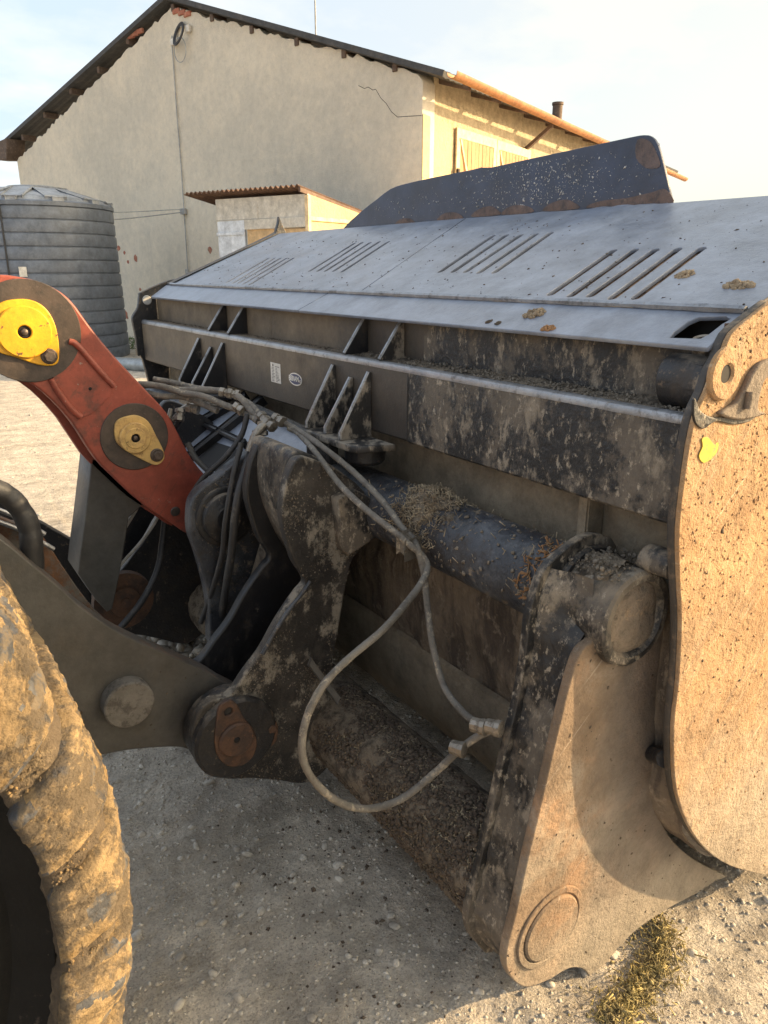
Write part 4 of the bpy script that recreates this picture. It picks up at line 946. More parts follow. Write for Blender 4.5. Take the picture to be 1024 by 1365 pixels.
ring('plate_boss', (c1[0] - 0.012, 2.366, c1[1]), (0, -1, 0), 0.073, 0.018, 0.010, MT['yellow'], yp, bev=0.003)
disc('pin_hole', (c1[0] - 0.012, 2.364, c1[1]), (0, -1, 0), 0.019, 0.002, MT['hole'], yp)
lathe('grease_nut', (c1[0] - 0.012, 2.362, c1[1]), (0, -1, 0), [(0, 0.010), (0.006, 0.009), (0.009, 0.004), (0.009, 0)], MT['bolt'], yp, seg=12)
b1 = [(0.4199,1.411)][0]
disc('bolt', (b1[0], 2.367, b1[1]), (0, -1, 0), 0.023, 0.008, MT['bolt'], yp, seg=24)
disc('bolt_head', (b1[0], 2.360, b1[1]), (0, -1, 0), 0.018, 0.014, MT['bolt'], yp, seg=6)
yp2 = plate('pin_plate', [(0.5821,1.1807),(0.596,1.203),(0.6248,1.2118),(0.6576,1.2107),(0.6888,1.188),(0.7086,1.1415),(0.7283,1.0891),(0.728,1.0588),(0.7039,1.0419),(0.6709,1.0567),(0.6173,1.0964),(0.5837,1.1325)], ((0,2.366,0),(1.00000,0.00000,0.00000),(0.00000,0.00000,1.00000)), 0.012, MT['yellow2'], lever, smooth=4, bev=0.003, seg=2, label='grimy pale yellow pin plate on the middle hub')
ring('plate_boss', (c2[0] - 0.004, 2.366, c2[1]), (0, -1, 0), 0.050, 0.014, 0.010, MT['yellow2'], yp2, bev=0.003)
ring('plate_boss', (c2[0] - 0.004, 2.366, c2[1]), (0, -1, 0), 0.034, 0.014, 0.013, MT['yellow2'], yp2, bev=0.002)
disc('pin_hole', (c2[0] - 0.004, 2.364, c2[1]), (0, -1, 0), 0.015, 0.002, MT['hole'], yp2)
lathe('grease_nut', (c2[0] - 0.004, 2.362, c2[1]), (0, -1, 0), [(0, 0.008), (0.006, 0.007), (0.008, 0.003), (0.008, 0)], MT['bolt'], yp2, seg=12)
b2 = [(0.7052,1.0758)][0]
disc('bolt', (b2[0], 2.367, b2[1]), (0, -1, 0), 0.022, 0.007, MT['bolt'], yp2, seg=24)
disc('bolt_head', (b2[0], 2.361, b2[1]), (0, -1, 0), 0.016, 0.012, MT['bolt'], yp2, seg=6)
s1 = [(0.7533,0.8688)][0]; disc('plug', (s1[0], 2.3795, s1[1]), (0, -1, 0), 0.017, 0.003, MT['wornring'], lever, seg=24)
s1 = [(0.5254,1.3059)][0]; disc('plug', (s1[0], 2.3745, s1[1]), (0, -1, 0), 0.005, 0.002, MT['hole'], lever, seg=12)
# push rod end behind the top of the lever
plate('tilt_rod', [(0.2245,1.6258),(0.3416,1.6375),(0.4,1.6247),(0.4592,1.6028),(0.5177,1.558),(0.4744,1.4746),(0.3219,1.5026),(0.2089,1.5275)], ((0, 2.46, 0), (1, 0, 0), (0, 0, 1)), 0.05, MT['grey'], WL, smooth=2)

# front wheel
WC = Vector((-0.711, 0.93, 0.765)); WR = 0.885
wheel = root('wheel', (0, 0, 0), '', '')
del wheel['label']; del wheel['category']
wheel.parent = WL
wheel.location = WC - WL.location
prof = [(0.080, 0.778), (0.030, 0.780), (0.008, 0.785), (0.0, 0.80), (0.004, 0.840), (0.020, 0.864), (0.05, 0.878), (0.10, 0.884), (0.2, 0.887), (0.33, 0.889), (0.46, 0.887), (0.56, 0.880), (0.62, 0.862), (0.65, 0.83), (0.65, 0.785), (0.60, 0.765)]
prof = sm(prof, 5, closed=False)
SEG = 500
A = np.linspace(0, 2 * np.pi, SEG, endpoint=False)
pr = np.array(prof)
hh, aa = np.meshgrid(pr[:, 0], A, indexing='ij'); rr = np.meshgrid(pr[:, 1], A, indexing='ij')[0]
NL = 32
side_ = np.where(hh < 0.33, 1.0, -1.0)
ph = aa * NL / (2 * np.pi) + np.abs(hh - 0.33) * 2.2 + (rr < 0.86) * (0.86 - rr) * 5 + 0.10 * vnoise(aa * 30, hh * 20, 35) + 0.25 * (hh > 0.33)
fr_ = ph % 1.0                                # each block rises towards its torn trailing edge
gr = np.clip((fr_ - 0.84) / 0.03, 0, 1) * np.clip((1.0 - fr_) / 0.03, 0, 1) + 0.25 * np.clip(1 - fr_ / 0.5, 0, 1)
mask = np.clip((rr - 0.755) / 0.02, 0, 1) * np.clip((0.30 - np.abs(np.abs(hh - 0.33) - 0.0) * 0.0), 0, 1) / 0.30
fill = 0.65 + 0.7 * vnoise(aa * 14, hh * 9, 21)
dep = gr * mask * 0.0 * np.clip(fill, 0.45, 1)
nz = 0.007 * vnoise(aa * 9, hh * 7 + rr * 9, 22) + 0.011 * vnoise(aa * 30, hh * 26 + rr * 26, 23) + 0.008 * vnoise(aa * 90, hh * 80 + rr * 80, 24) + 0.004 * vnoise(aa * 240, hh * 200 + rr * 200, 25)
d_r = -dep + nz * mask * 0.7
d_y = (dep * 1.0 - nz * mask) * np.clip((0.12 - hh) / 0.12, 0, 1)
rr2 = rr + d_r; hy = hh + d_y
X_ = WC.x + rr2 * np.cos(aa); Z_ = np.maximum(WC.z + rr2 * np.sin(aa), -0.01); Y_ = WC.y + hy
npf = len(prof)
V = np.stack([X_, Y_, Z_], -1).reshape(-1, 3)
me = bpy.data.meshes.new('tyre_tread')
me.vertices.add(len(V)); me.vertices.foreach_set('co', V.reshape(-1).astype('f'))
i_, j_ = np.meshgrid(np.arange(npf - 1), np.arange(SEG), indexing='ij')
a0 = (i_ * SEG + j_).reshape(-1); a1 = (i_ * SEG + (j_ + 1) % SEG).reshape(-1)
F_ = np.stack([a0, a1, a1 + SEG, a0 + SEG], 1).reshape(-1)
me.loops.add(len(F_)); me.loops.foreach_set('vertex_index', F_.astype('i'))
me.polygons.add(len(a0)); me.polygons.foreach_set('loop_start', (np.arange(len(a0)) * 4).astype('i')); me.polygons.foreach_set('loop_total', np.full(len(a0), 4, 'i'))
me.update(calc_edges=True)
link('tyre_tread', me, MT['tyregap'], wheel, True)
# separate tread lugs wrapping over each shoulder
half = [p for p in prof if p[0] <= 0.315]
HP = np.array(half); kk = int(np.argmin(HP[:, 1] + 10 * (np.arange(len(HP)) > 6)))
HP = HP[(HP[:, 1] > 0.783) | (HP[:, 0] > 0.1)]
tg = np.gradient(HP, axis=0); nrm = np.stack([-tg[:, 1], tg[:, 0]], 1); nrm /= np.linalg.norm(nrm, axis=1)[:, None]
seg_ = np.r_[0, np.cumsum(np.linalg.norm(np.diff(HP, axis=0), axis=1))]; LN = seg_[-1]
NA, NS_ = 44, 72
pitch = 2 * math.pi / NL
def make_lug(k, far):
    sv = np.linspace(0, 1, NS_ + 1); av = np.linspace(0, 1, NA + 1)
    S_, A_ = np.meshgrid(sv, av, indexing='ij')
    hx = np.interp(S_ * LN, seg_, HP[:, 0]); rx = np.interp(S_ * LN, seg_, HP[:, 1])
    nh = np.interp(S_ * LN, seg_, nrm[:, 0]); nrr = np.interp(S_ * LN, seg_, nrm[:, 1])
    w = 0.86 - 0.16 * S_ + 0.05 * vnoise(S_ * 5 + k, A_ * 0 + k, 41)
    an = (k + (0.5 if far else 0)) * pitch + (A_ - 0.5) * w * pitch + (0.55 * S_ + 0.10 * np.sin(S_ * 5)) * pitch + 0.02 * pitch * vnoise(S_ * 14, A_ * 3 + k, 42)
    ed = np.minimum(np.minimum(A_, 1 - A_) * 9, np.minimum(S_ * 22, (1 - S_) * 12)); ed = np.clip(ed, 0, 1)
    out = -0.014 + 0.034 * (1 - (1 - ed) ** 2.6)
    wear = np.clip(vnoise(an * 18 + k * 3, S_ * 5, 43) + 0.1, 0, 1) * 0.012
    n_ = 0.008 * vnoise(an * 30, S_ * 9 + k, 44) + 0.006 * vnoise(an * 90, S_ * 30, 45) + 0.004 * vnoise(an * 260, S_ * 90, 46) + 0.0025 * vnoise(an * 600, S_ * 220, 47)
    out = out - wear * ed + n_ * ed + 0.007 * (A_ - 0.5)
    h2 = hx + nh * out; r2 = rx + nrr * out
    if far: h2 = 0.65 - h2
    V = np.stack([WC.x + r2 * np.cos(an), WC.y + h2, np.maximum(WC.z + r2 * np.sin(an), -0.008)], -1).reshape(-1, 3)
    m_ = NA + 1
    fs = [(i * m_ + j, i * m_ + j + 1, (i + 1) * m_ + j + 1, (i + 1) * m_ + j) for i in range(NS_) for j in range(NA)]
    me = mesh(V, fs)
    pn = (vnoise(an * 26, S_ * 7, 48) + 0.4 * vnoise(an * 90, S_ * 26, 49))[:-1, :-1]
    Af, Sf = A_[:-1, :-1], S_[:-1, :-1]
    idx = ((pn > 0.20) | ((Af < 0.10) & (pn > 0.0) & (Sf < 0.6)))
    o = link('tread_lug', me, [MT['tyre'], MT['rubber']], wheel, True)
    o.data.polygons.foreach_set('material_index', idx.astype('i').reshape(-1))
for k in range(NL):
    a_mid = (k * pitch) % (2 * math.pi)
    if a_mid > math.pi: a_mid -= 2 * math.pi
    if abs(a_mid) < 1.15: make_lug(k, False)
_nf = [o for o in wheel.children if o.name.startswith('tread_lug')]
NA, NS_ = 10, 14
for k in range(NL):
    a_mid = (k * pitch) % (2 * math.pi)
    if a_mid > math.pi: a_mid -= 2 * math.pi
    if abs(a_mid) >= 1.15: make_lug(k, False)
    make_lug(k, True)
lathe('tyre_sidewall', WC, (0, 1, 0), [(0.60, 0.781), (0.040, 0.781), (0.060, 0.76), (0.085, 0.73), (0.075, 0.68), (0.07, 0.60), (0.075, 0.50), (0.10, 0.43), (0.13, 0.40), (0.5, 0.40)], MT['sidewall'], wheel, seg=140)
lathe('rim', WC, (0, 1, 0), [(0.11, 0.40), (0.10, 0.39), (0.115, 0.37), (0.2, 0.35), (0.25, 0.22), (0.16, 0.2), (0.15, 0.12), (0.15, 0)], MT['grey'], wheel, seg=60)
P = []
for _ in range(1500):
    a = rng.uniform(-0.7, 0.9); h = rng.uniform(0.0, 0.14); h = rng.uniform(0, 0.04); r = 0.79 + 0.06 * rng.random()
    P.append((WC.x + r * math.cos(a), WC.y + (h if r > 0.87 else -0.003), WC.z + r * math.sin(a)))
bits('mud_crumbs', P, 0.001 + 0.0025 * nr.rand(len(P)) ** 2, MT['tyre'], wheel, jit=0.3)

# ================================================================== HOSES
HS = root('hydraulic_hoses', (1.1, 1.9, 0.8), 'dusty grey hydraulic hoses looping over the tipping frame', 'hoses')
H_ = lambda P, r, m='hose', nm='hose', **k: tube(nm, P, r, MT[m], HS, n=8, seg=14, wob=0.10, **k)
H_([(1.0035,2,1.1921),(1.0101,1.95,1.1839),(0.9716,1.78,1.1674),(0.9599,1.62,1.1072),(0.976,1.5,1.0597),(1.0017,1.42,1.0236),(1.0219,1.39,0.9967),(1.0428,1.38,0.9754),(1.0518,1.36,0.9457),(1.0133,1.33,0.9251),(0.9511,1.3,0.9026),(0.8352,1.24,0.8821),(0.7336,1.22,0.8514),(0.6563,1.2,0.8195),(0.6095,1.19,0.7605),(0.5927,1.18,0.6908),(0.6116,1.17,0.6236),(0.663,1.16,0.5531),(0.7338,1.15,0.507),(0.812,1.13,0.5109),(0.8837,1.1,0.5699),(0.9179,1.06,0.6399),(0.9415,1.02,0.6925),(0.9636,0.98,0.7256)], 0.0085)
H_([(0.9818,2.02,1.2167),(1.0134,1.97,1.1938),(0.9953,1.8,1.182),(1.02,1.66,1.1303),(1.0308,1.53,1.0765),(1.0345,1.45,1.0284),(1.041,1.41,1.0066),(1.038,1.38,0.9824),(1.043,1.36,0.9173),(1.0234,1.32,0.8557),(1.0058,1.27,0.7693),(1.0012,1.22,0.6915),(0.9793,1.12,0.6805),(0.9538,1.03,0.7048)], 0.0085)
cl = [(1.0296,1.41,0.9929)][0]
obox('hose_clamp', cl, (0.3, -1, -0.6), (0, 0, 1), (1, 0.2, 0), (0.03, 0.045, 0.05), MT['fitting'], HS, bev=0.006)
for u_ in [(0.9218,1,0.734),(0.9091,1.05,0.6533),(0.9365,0.97,0.7417)]:
    lathe('hose_ferrule', Vector(u_) - Vector((0, 0, 0)), Vector((0.35, -0.9, 0.1)), [(-0.02, 0.012), (-0.018, 0.016), (0.0, 0.016), (0.002, 0.018), (0.014, 0.018), (0.016, 0.012)], MT['fitting'], HS, seg=10)
H_([(0.9309,2.06,1.174),(0.9116,2.06,1.1436),(0.8796,2.04,1.0909),(0.8422,2.02,1.0259),(0.8191,2.02,0.9347),(0.8101,2.04,0.8203),(0.8014,2.1,0.6604),(0.8042,2.18,0.4968)], 0.0125, 'hosedark')
H_([(0.9456,2.04,1.2036),(0.9276,2.04,1.1918),(0.9091,2.04,1.1709),(0.8892,2.04,1.127)], 0.0135, 'fitting')
H_([(0.7081,2.5,1.29),(0.7668,2.45,1.2838),(0.8238,2.4,1.263),(0.8614,2.33,1.259),(0.9086,2.26,1.235),(0.9499,2.18,1.2137),(0.9511,2.1,1.2024)], 0.011)
H_([(0.7179,2.5,1.2643),(0.7637,2.45,1.2518),(0.837,2.42,1.2441),(0.8973,2.3,1.2105)], 0.010)
H_([(0.8188,2.42,1.2708),(0.874,2.36,1.2736),(0.9226,2.3,1.2722),(0.9449,2.22,1.2614),(0.9545,2.16,1.2258),(0.964,2.1,1.2057)], 0.011)
H_([(0.8157,2.5,1.1573),(0.8398,2.46,1.2),(0.8712,2.42,1.2155)], 0.011, 'fitting')
H_([(0.7695,2.5,1.0573),(0.8005,2.5,1.1064),(0.8238,2.46,1.1681)], 0.010, 'hosedark')
for p_, ax in zip([(0.9245,2.28,1.2697),(0.9376,2.25,1.2677),(0.9012,2.34,1.2216),(0.8783,2.38,1.2307),(0.8526,2.4,1.2076),(0.9555,2.07,1.2161),(0.9559,2.03,1.2041),(0.9818,2.02,1.2167),(0.9396,2.05,1.1887),(0.9206,2.05,1.163),(0.8185,2.44,1.1872),(0.934,2.2,1.2291)], [(1, -1, -.2)] * 5 + [(0, -1, -.4), (0.2, -1, -.4), (0.3, -1, -.3), (-.2, -.2, -1), (-.2, -.2, -1), (.3, .3, 1), (.3, -1, -.4)]):
    lathe('hose_fitting', p_, ax, [(-0.024, 0.010), (-0.022, 0.0165), (-0.006, 0.0165), (-0.005, 0.0135), (0.004, 0.0135), (0.005, 0.018), (0.018, 0.018), (0.020, 0.011)], MT['fitting'], HS, seg=6)
H_([(0.8031,2.62,0.8732),(0.7605,2.62,0.779),(0.6974,2.62,0.7033),(0.6174,2.6,0.6447),(0.5844,2.6,0.6112)], 0.006, 'hosewhite')
H_([(0.7309,2.62,0.8994),(0.6944,2.62,0.8345),(0.6441,2.62,0.7665),(0.6041,2.62,0.7169)], 0.006, 'hosewhite')
H_([(0.793,2.6,0.8367),(0.7598,2.58,0.7026),(0.721,2.55,0.6024),(0.6427,2.5,0.5214),(0.5425,2.45,0.4575)], 0.012, 'hosedark')
H_([(0.1446,1.9,1.1776),(0.1883,1.9,1.1522),(0.2188,1.9,1.1152),(0.2375,1.9,1.0581),(0.2366,1.9,0.9896),(0.2301,1.92,0.9036),(0.2267,1.95,0.8411)], 0.026, 'hosedark', label='thick black corrugated hose by the lift arm')
HS2 = HS

H_([(0.7881,2.3,1.1189),(0.8065,2.28,1.0656),(0.8454,2.24,1.0105),(0.8452,2.2,0.982)], 0.010, 'hosedark')
H_([(0.9412,2.16,1.2177),(0.9167,2.16,1.1531),(0.8646,2.18,1.083),(0.8124,2.24,1.0131),(0.7858,2.3,0.9417)], 0.009, 'hosedark')
H_([(0.7747,2.55,1.2964),(0.8272,2.5,1.2854),(0.8759,2.42,1.2734),(0.9254,2.32,1.2694),(0.961,2.2,1.2482),(0.9646,2.1,1.2151)], 0.009)
H_([(0.8152,2.52,1.1935),(0.786,2.5,1.1213),(0.7592,2.5,1.0587),(0.7455,2.55,0.9692)], 0.008, 'fitting')
H_([(0.8728,2.06,1.1532),(0.832,2.05,1.044),(0.7981,2.05,0.906),(0.7929,2.08,0.7986),(0.7709,2.14,0.6531),(0.7481,2.2,0.5267)], 0.009, 'hosedark')

# ================================================================== DEBRIS ON THE MACHINE
def on_tube(c, r, y0, y1, n, a0, a1, lift=0.0, dens=None):
    P, N = [], []
    while len(P) < n:
        y = rng.uniform(y0, y1); a = rng.uniform(a0, a1)
        if dens and rng.random() > dens(y, a): continue
        P.append((c[0] + (r + lift) * math.cos(a), y, c[1] + (r + lift) * math.sin(a))); N.append((math.cos(a), 0, math.sin(a)))
    return np.array(P), np.array(N)
P, N = on_tube((1.02, 0.29), 0.122, 0.98, 1.75, 5200, 1.2, 4.2)
N = N + 0
bits('straw_crust', P, 0.0014 + 0.0028 * nr.rand(len(P)), MT['straw'], TF, base='box', stretch=(2.4, 0.35, 0.15), normal=N)
P, N = on_tube((1.02, 0.29), 0.124, 0.98, 1.75, 5200, 1.2, 4.2)
bits('dung_crust', P, 0.003 + 0.007 * nr.rand(len(P)) ** 2, MT['chipdark'], TF, normal=N, stretch=(1.2, 0.9, 0.6))
def pile(y, a): return math.exp(-((y - 1.47) / 0.07) ** 2) * math.exp(-((a - 2.1) / 0.9) ** 2) + 0.05 * (math.exp(-((y - 1.05) / 0.04) ** 2)) + 0.006
P, N = on_tube(UC, 0.099, 1.0, 1.75, 1500, 1.2, 3.3, dens=pile)
P[:, 2] += nr.rand(len(P)) * 0.022 * np.exp(-((P[:, 1] - 1.48) / 0.07) ** 2)
bits('straw_pile', P, 0.0012 + 0.0024 * nr.rand(len(P)), MT['straw'], TF, base='box', stretch=(2.8, 0.3, 0.15), jit=0, label='heap of chopped straw on the upper tube')
P, N = on_tube(UC, 0.095, 1.0, 1.75, 900, 1.2, 3.6, dens=lambda y, a: pile(y, a) + 0.05)
bits('mud_lumps', P, 0.001 + 0.005 * nr.rand(len(P)) ** 3, MT['crust'], TF, base='ico', normal=N, stretch=(1.2, 0.9, 0.6))
P, N = on_tube(UC, 0.096, 1.0, 1.08, 110, 1.6, 3.4)
P[:, 1] = 1.04 + nr.normal(scale=0.02, size=len(P))
bits('orange_straw', P, 0.002 + 0.003 * nr.rand(len(P)), MT['strawrust'], TF, base='box', stretch=(2.6, 0.4, 0.25), jit=0)
# dirt on the ledge of the beam, on the frame boss and at the foot of the upper wall
n_ = 1500
yy = 0.78 + (nr.rand(n_) ** 2.2) * 1.3; xx = 1.186 + 0.074 * (1 - nr.rand(n_) ** 2.0)
P = np.stack([xx, yy, np.full(n_, 1.4055) + (xx - 1.19) * 0.12 * nr.rand(n_)], 1)
bits('ledge_dirt', P, 0.001 + 0.0035 * nr.rand(n_) ** 3, MT['crust'], BK, base='ico', jit=0.35, stretch=(1.1, 0.9, 0.8), label='dry crumbs lying along the beam ledge')
n_ = 700
yy = 2.0 + nr.rand(n_) * 1.95; xx = 1.225 + 0.034 * nr.rand(n_)
bits('ledge_dirt', np.stack([xx, yy, np.full(n_, 1.405)], 1), 0.001 + 0.003 * nr.rand(n_) ** 3, MT['chipdark'], BK, normal=(0, 0, 1), stretch=(1.4, 0.9, 0.6))
n_ = 500
bits('boss_dirt', np.stack([bc[0] + nr.uniform(-0.08, 0.07, n_), nr.uniform(0.84, 0.98, n_), np.full(n_, bc[1] + 0.113) - 0.02 * nr.rand(n_)], 1), 0.001 + 0.004 * nr.rand(n_) ** 3, MT['crust'], TF, base='ico', jit=0.35)
# mud crumbs on the side plate
sp = np.array(sm(sidepts, 2))
def inside(x, z):
    c = False; j = len(sp) - 1
    for i in range(len(sp)):
        if (sp[i][1] > z) != (sp[j][1] > z) and x < (sp[j][0] - sp[i][0]) * (z - sp[i][1]) / (sp[j][1] - sp[i][1]) + sp[i][0]: c = not c
        j = i
    return c
P = []
while len(P) < 1700:
    x, z = rng.uniform(1.12, 1.75), rng.uniform(0.1, 1.6)
    if inside(x, z) and rng.random() < 0.15 + 0.9 * min(1, max(0, (z - 0.75) / 0.5)) and (abs(x - 1.27) > .04 or abs(z - 1.33) > .05): P.append((x, 0.7495, z))
bits('mud_crumbs', P, 0.0010 + 0.0032 * nr.rand(len(P)) ** 3, MT['sidechip'], BK, normal=(0, -1, 0), stretch=(1.3, 0.9, 0.6))
P = [p for p in P if rng.random() < 0.13]
P = np.array(P) + nr.normal(scale=(0.01, 0, 0.01), size=(len(P), 3)); P = np.array([p for p in P if inside(p[0], p[2])])
bits('dark_crumbs', P, 0.0012 + 0.0042 * nr.rand(len(P)) ** 3, MT['chipdark'], BK, normal=(0, -1, 0), stretch=(1.6, 0.8, 0.35))
# speckles on the hood
ho, hu, hw = (Vector(a) for a in ((1.32,0,1.5774),(0.00000,1.00000,0.00000),(0.92321,0.00000,0.38430))); hn = Vector((-math.sin(R(22.6)), 0, math.cos(R(22.6))))
P = []
for _ in range(900):
    s_, t_ = rng.uniform(0.8, 3.9), rng.uniform(0.02, 0.6)
    P.append(ho + hu * s_ + hw * t_ + hn * 0.0015)
bits('hood_specks', P, 0.0008 + 0.0035 * nr.rand(len(P)) ** 3, MT['chipdark'], BK, normal=tuple(hn), stretch=(1.3, 0.9, 0.5))

def bed(name, fn, nu, nv, mat, parent, **props):
    vs = [fn(i / nu, j / nv) for i in range(nu + 1) for j in range(nv + 1)]
    fs = [(i * (nv + 1) + j, (i + 1) * (nv + 1) + j, (i + 1) * (nv + 1) + j + 1, i * (nv + 1) + j + 1) for i in range(nu) for j in range(nv)]
    me = mesh(vs, fs)
    return link(name, me, mat, parent, True, **props)
def ledge(u, v):
    y = 0.78 + 1.35 * u; x = 1.196 + 0.066 * v
    n_ = mnoise.fractal(Vector((x * 30, y * 14, 3.3)), 0.9, 2.0, 6)
    h = (0.011 * v - 0.004 + 0.010 * n_) * (1 - 0.75 * u)
    return (x, y, 1.4045 + h)
bed('dirt_bed', ledge, 420, 14, MT['strawmud'], BK, kind='stuff')
def heap(u, v):
    y = 1.22 + 0.52 * u; a = 1.1 + 2.5 * v
    n_ = mnoise.fractal(Vector((y * 26, a * 2.8, 1.3)), 0.9, 2.0, 6)
    h = 0.030 * math.exp(-((y - 1.47) / 0.07) ** 2) * math.exp(-((a - 2.0) / 0.8) ** 2) + 0.012 * n_ - 0.010
    return (UC[0] + (0.094 + h) * math.cos(a), y, UC[1] + (0.094 + h) * math.sin(a))
bed('dirt_bed', heap, 150, 60, MT['strawmud'], TF, kind='stuff')
def bosstop(u, v):
    y = 0.862 + 0.10 * u; a = 0.9 + 1.7 * v
    n_ = mnoise.fractal(Vector((y * 40, a * 4.5, 7.3)), 0.9, 2.0, 6)
    h = 0.012 * math.exp(-((a - 1.7) / 0.5) ** 2) + 0.010 * n_
    return (UC[0] + (0.100 + h) * math.cos(a), y, UC[1] + (0.100 + h) * math.sin(a))
bed('dirt_bed', bosstop, 40, 60, MT['strawmud'], TF, kind='stuff')
def clod(px, r, lab, mat='chiptan', dark=0.3, st=(1, 1)):
    c = Vector(px); n_ = 260
    a = nr.rand(n_) * 6.28; q_ = np.sqrt(nr.rand(n_)) * r
    P = np.stack([c.x + q_ * np.cos(a) * st[0], c.y + q_ * np.sin(a) * st[1], c.z + 0.35 * r * (1 - (q_ / r) ** 2) * nr.rand(n_) + 0.42 * q_ * np.cos(a) * st[0] * 1.0], 1)
    o = bits('mud_clod', P - np.array(c), 0.05 * r + 0.24 * r * nr.rand(n_) ** 3, MT[mat], base='ico', jit=0.35, kind='thing')
    o.location = c; o['label'] = lab; o['category'] = 'mud clod'; o['group'] = 'mud clods lying on the hood'
cl_ = [(1.4688,1.0184,1.6393),(1.4208,0.8639,1.6193),(1.4447,1.4979,1.6293)]
clod(cl_[0], 0.019, 'round brown clod just right of the nearest slot')
clod(cl_[1], 0.024, 'long crumbly clod near the right edge of the hood', st=(0.6, 1.3))
cs_ = [(1.2759,1.2627,1.5548),(1.2252,1.1713,1.5288),(1.2317,1.3711,1.5321),(1.2289,1.3362,1.5307),(1.3232,0.9865,1.579)]
clod(cs_[0], 0.020, 'grey clod on the hood crease above the flat lip', 'chiptan', st=(1.0, 1.3))
clod(cs_[1], 0.014, 'reddish flat clod at the hood lip edge', 'strawrust', st=(0.7, 1.4))
clod(cs_[2], 0.008, 'left crumb of a tiny pair on the hood lip', 'chipdark')
clod(cs_[3], 0.008, 'right crumb of a tiny pair on the hood lip', 'chipdark')

# ================================================================== BUILDING
GABC = ((8.116,10.871,0),(-0.29921,0.95419,0.00000),(0.00000,0.00000,1.00000)); SIDC = ((8.116,10.871,0),(0.92777,0.37315,0.00000),(0.00000,0.00000,1.00000))
C0 = Vector(GABC[0]); GU = Vector(GABC[1]); SU = Vector(SIDC[1]); GN = Vector((-GU.y, GU.x, 0))   # GN points towards the viewer
SN = Vector((SU.y, -SU.x, 0))
WH = root('farm_warehouse', (C0.x, C0.y, 0), 'long cream rendered barn with low gable roof, rusty gutter and wooden doors', 'barn')
outl = [(13.4635,4.5713),(0.0142,4.7321)]
RT = [(14.3055,4.8475),(6.362,6.9419),(-0.4829,4.6201)]
Lx = outl[0][0]
rdg = (RT[1][0], RT[1][1] - 0.13)
# ragged plaster under the roof
def gable_top():
    pts = []
    n = 64
    for k in range(n + 1):
        t = k / n; x = Lx + (rdg[0] - Lx) * t; z = outl[0][1] - 0.02 + (rdg[1] - outl[0][1]) * t
        pts.append((x, z - 0.02 - rng.choice((0.0, 0.01, 0.03, 0.05)) - rng.uniform(0, 0.05)))
    for k in range(1, n + 1):
        t = k / n; x = rdg[0] + (0 - rdg[0]) * t; z = rdg[1] + (outl[1][1] - rdg[1]) * t
        pts.append((x, z - 0.02 - rng.choice((0.0, 0.01, 0.03, 0.05)) - rng.uniform(0, 0.05)))
    return pts
gt = gable_top()
plate('gable_wall', [(0, -0.2)] + [(Lx, -0.2)] + gt[:-1] + [(0, outl[1][1] - 0.18)], GABC, 0.35, MT['stucco'], WH, bev=0.004, label='grey cream rendered gable wall with stains')
plate('gable_core', [(0.1, 0), (Lx - 0.1, 0), (Lx - 0.1, outl[0][1] - 0.12), (rdg[0], rdg[1] - 0.06), (0.1, outl[1][1] - 0.1)], GABC, 0.12, MT['oldwood'], WH, off=0.2)
for q_ in ([(6.2429,6.7372),(5.5502,6.5091)], [(7.8585,6.5279),(7.1875,6.6096)]):
    (xa, za), (xb, zb) = q_
    for k in range(3):
        t = k / 4 + 0.1
        px_, pz_ = xa + (xb - xa) * t, za + (zb - za) * t - 0.08
        obox('brick', C0 + GU * px_ + GN * 0.0 + Vector((0, 0, pz_)), GU, (0, 0, 1), GN, (0.22, 0.09, 0.06), MT['brick'], WH, bev=0.01)
for (u_, s_) in (([(9.113,2.1564)][0], .08), ([(8.8777,2.0493)][0], .05), ([(8.434,1.9072)][0], .09), ([(8.7585,1.8409)][0], .05), ([(5.6393,2.0687)][0], .08), ([(9.0919,0.5746)][0], .12), ([(8.3731,1.1995)][0], .05)):
    plate('bare_patch', [(u_[0] + s_ * rng.uniform(.6, 1.2) * math.cos(a), u_[1] + s_ * rng.uniform(.6, 1.2) * math.sin(a)) for a in [k * 0.785 for k in range(8)]], GABC, 0.01, MT['brick'], WH, off=-0.006, bev=0.002)
# long side wall
EZ = outl[1][1]
LEN = 14.7
door_l = [(1.0917,4.0547)][0][0]
zs = [(-0.001,4.0478)][0][1]
plate('side_wall', [(0.352, -0.2), (LEN, -0.2), (LEN, EZ - 0.02), (0.352, EZ - 0.02)], SIDC, 0.3, MT['stuccos'], WH, bev=0.004, label='buff side wall under the eaves')
plate('lit_render_panel', [(0.004, -0.1), (door_l - 0.12, -0.1), (door_l - 0.12, zs), (0.004, zs + 0.04)], SIDC, 0.02, MT['stuccoy'], WH, off=-0.018, bev=0.004, label='yellow render panel at the corner with the sunlit tone painted in')  # brighter ochre paints the sunlit wall below the eave shadow
# crack
def crack(P, fr, w=0.014):
    o, U, W, n = fmat(fr)
    tube('wall_crack', [o + U * a + W * b - n * 0.003 for a, b in P], w * 0.45, MT['hole'], WH, n=1, seg=4)
crack([(1.3644,4.6729),(1.2302,4.6098),(1.1465,4.6218),(1.0475,4.5637),(0.9817,4.5666),(0.8677,4.4167),(0.7541,4.324),(0.6411,4.1865),(0.5129,4.0932),(0.2771,4.0785),(0.016,4.0608)], GABC)
crack([(-0.0014,4.0588),(0.2884,4.0678),(0.6686,4.031),(1.0139,3.9968)], SIDC)
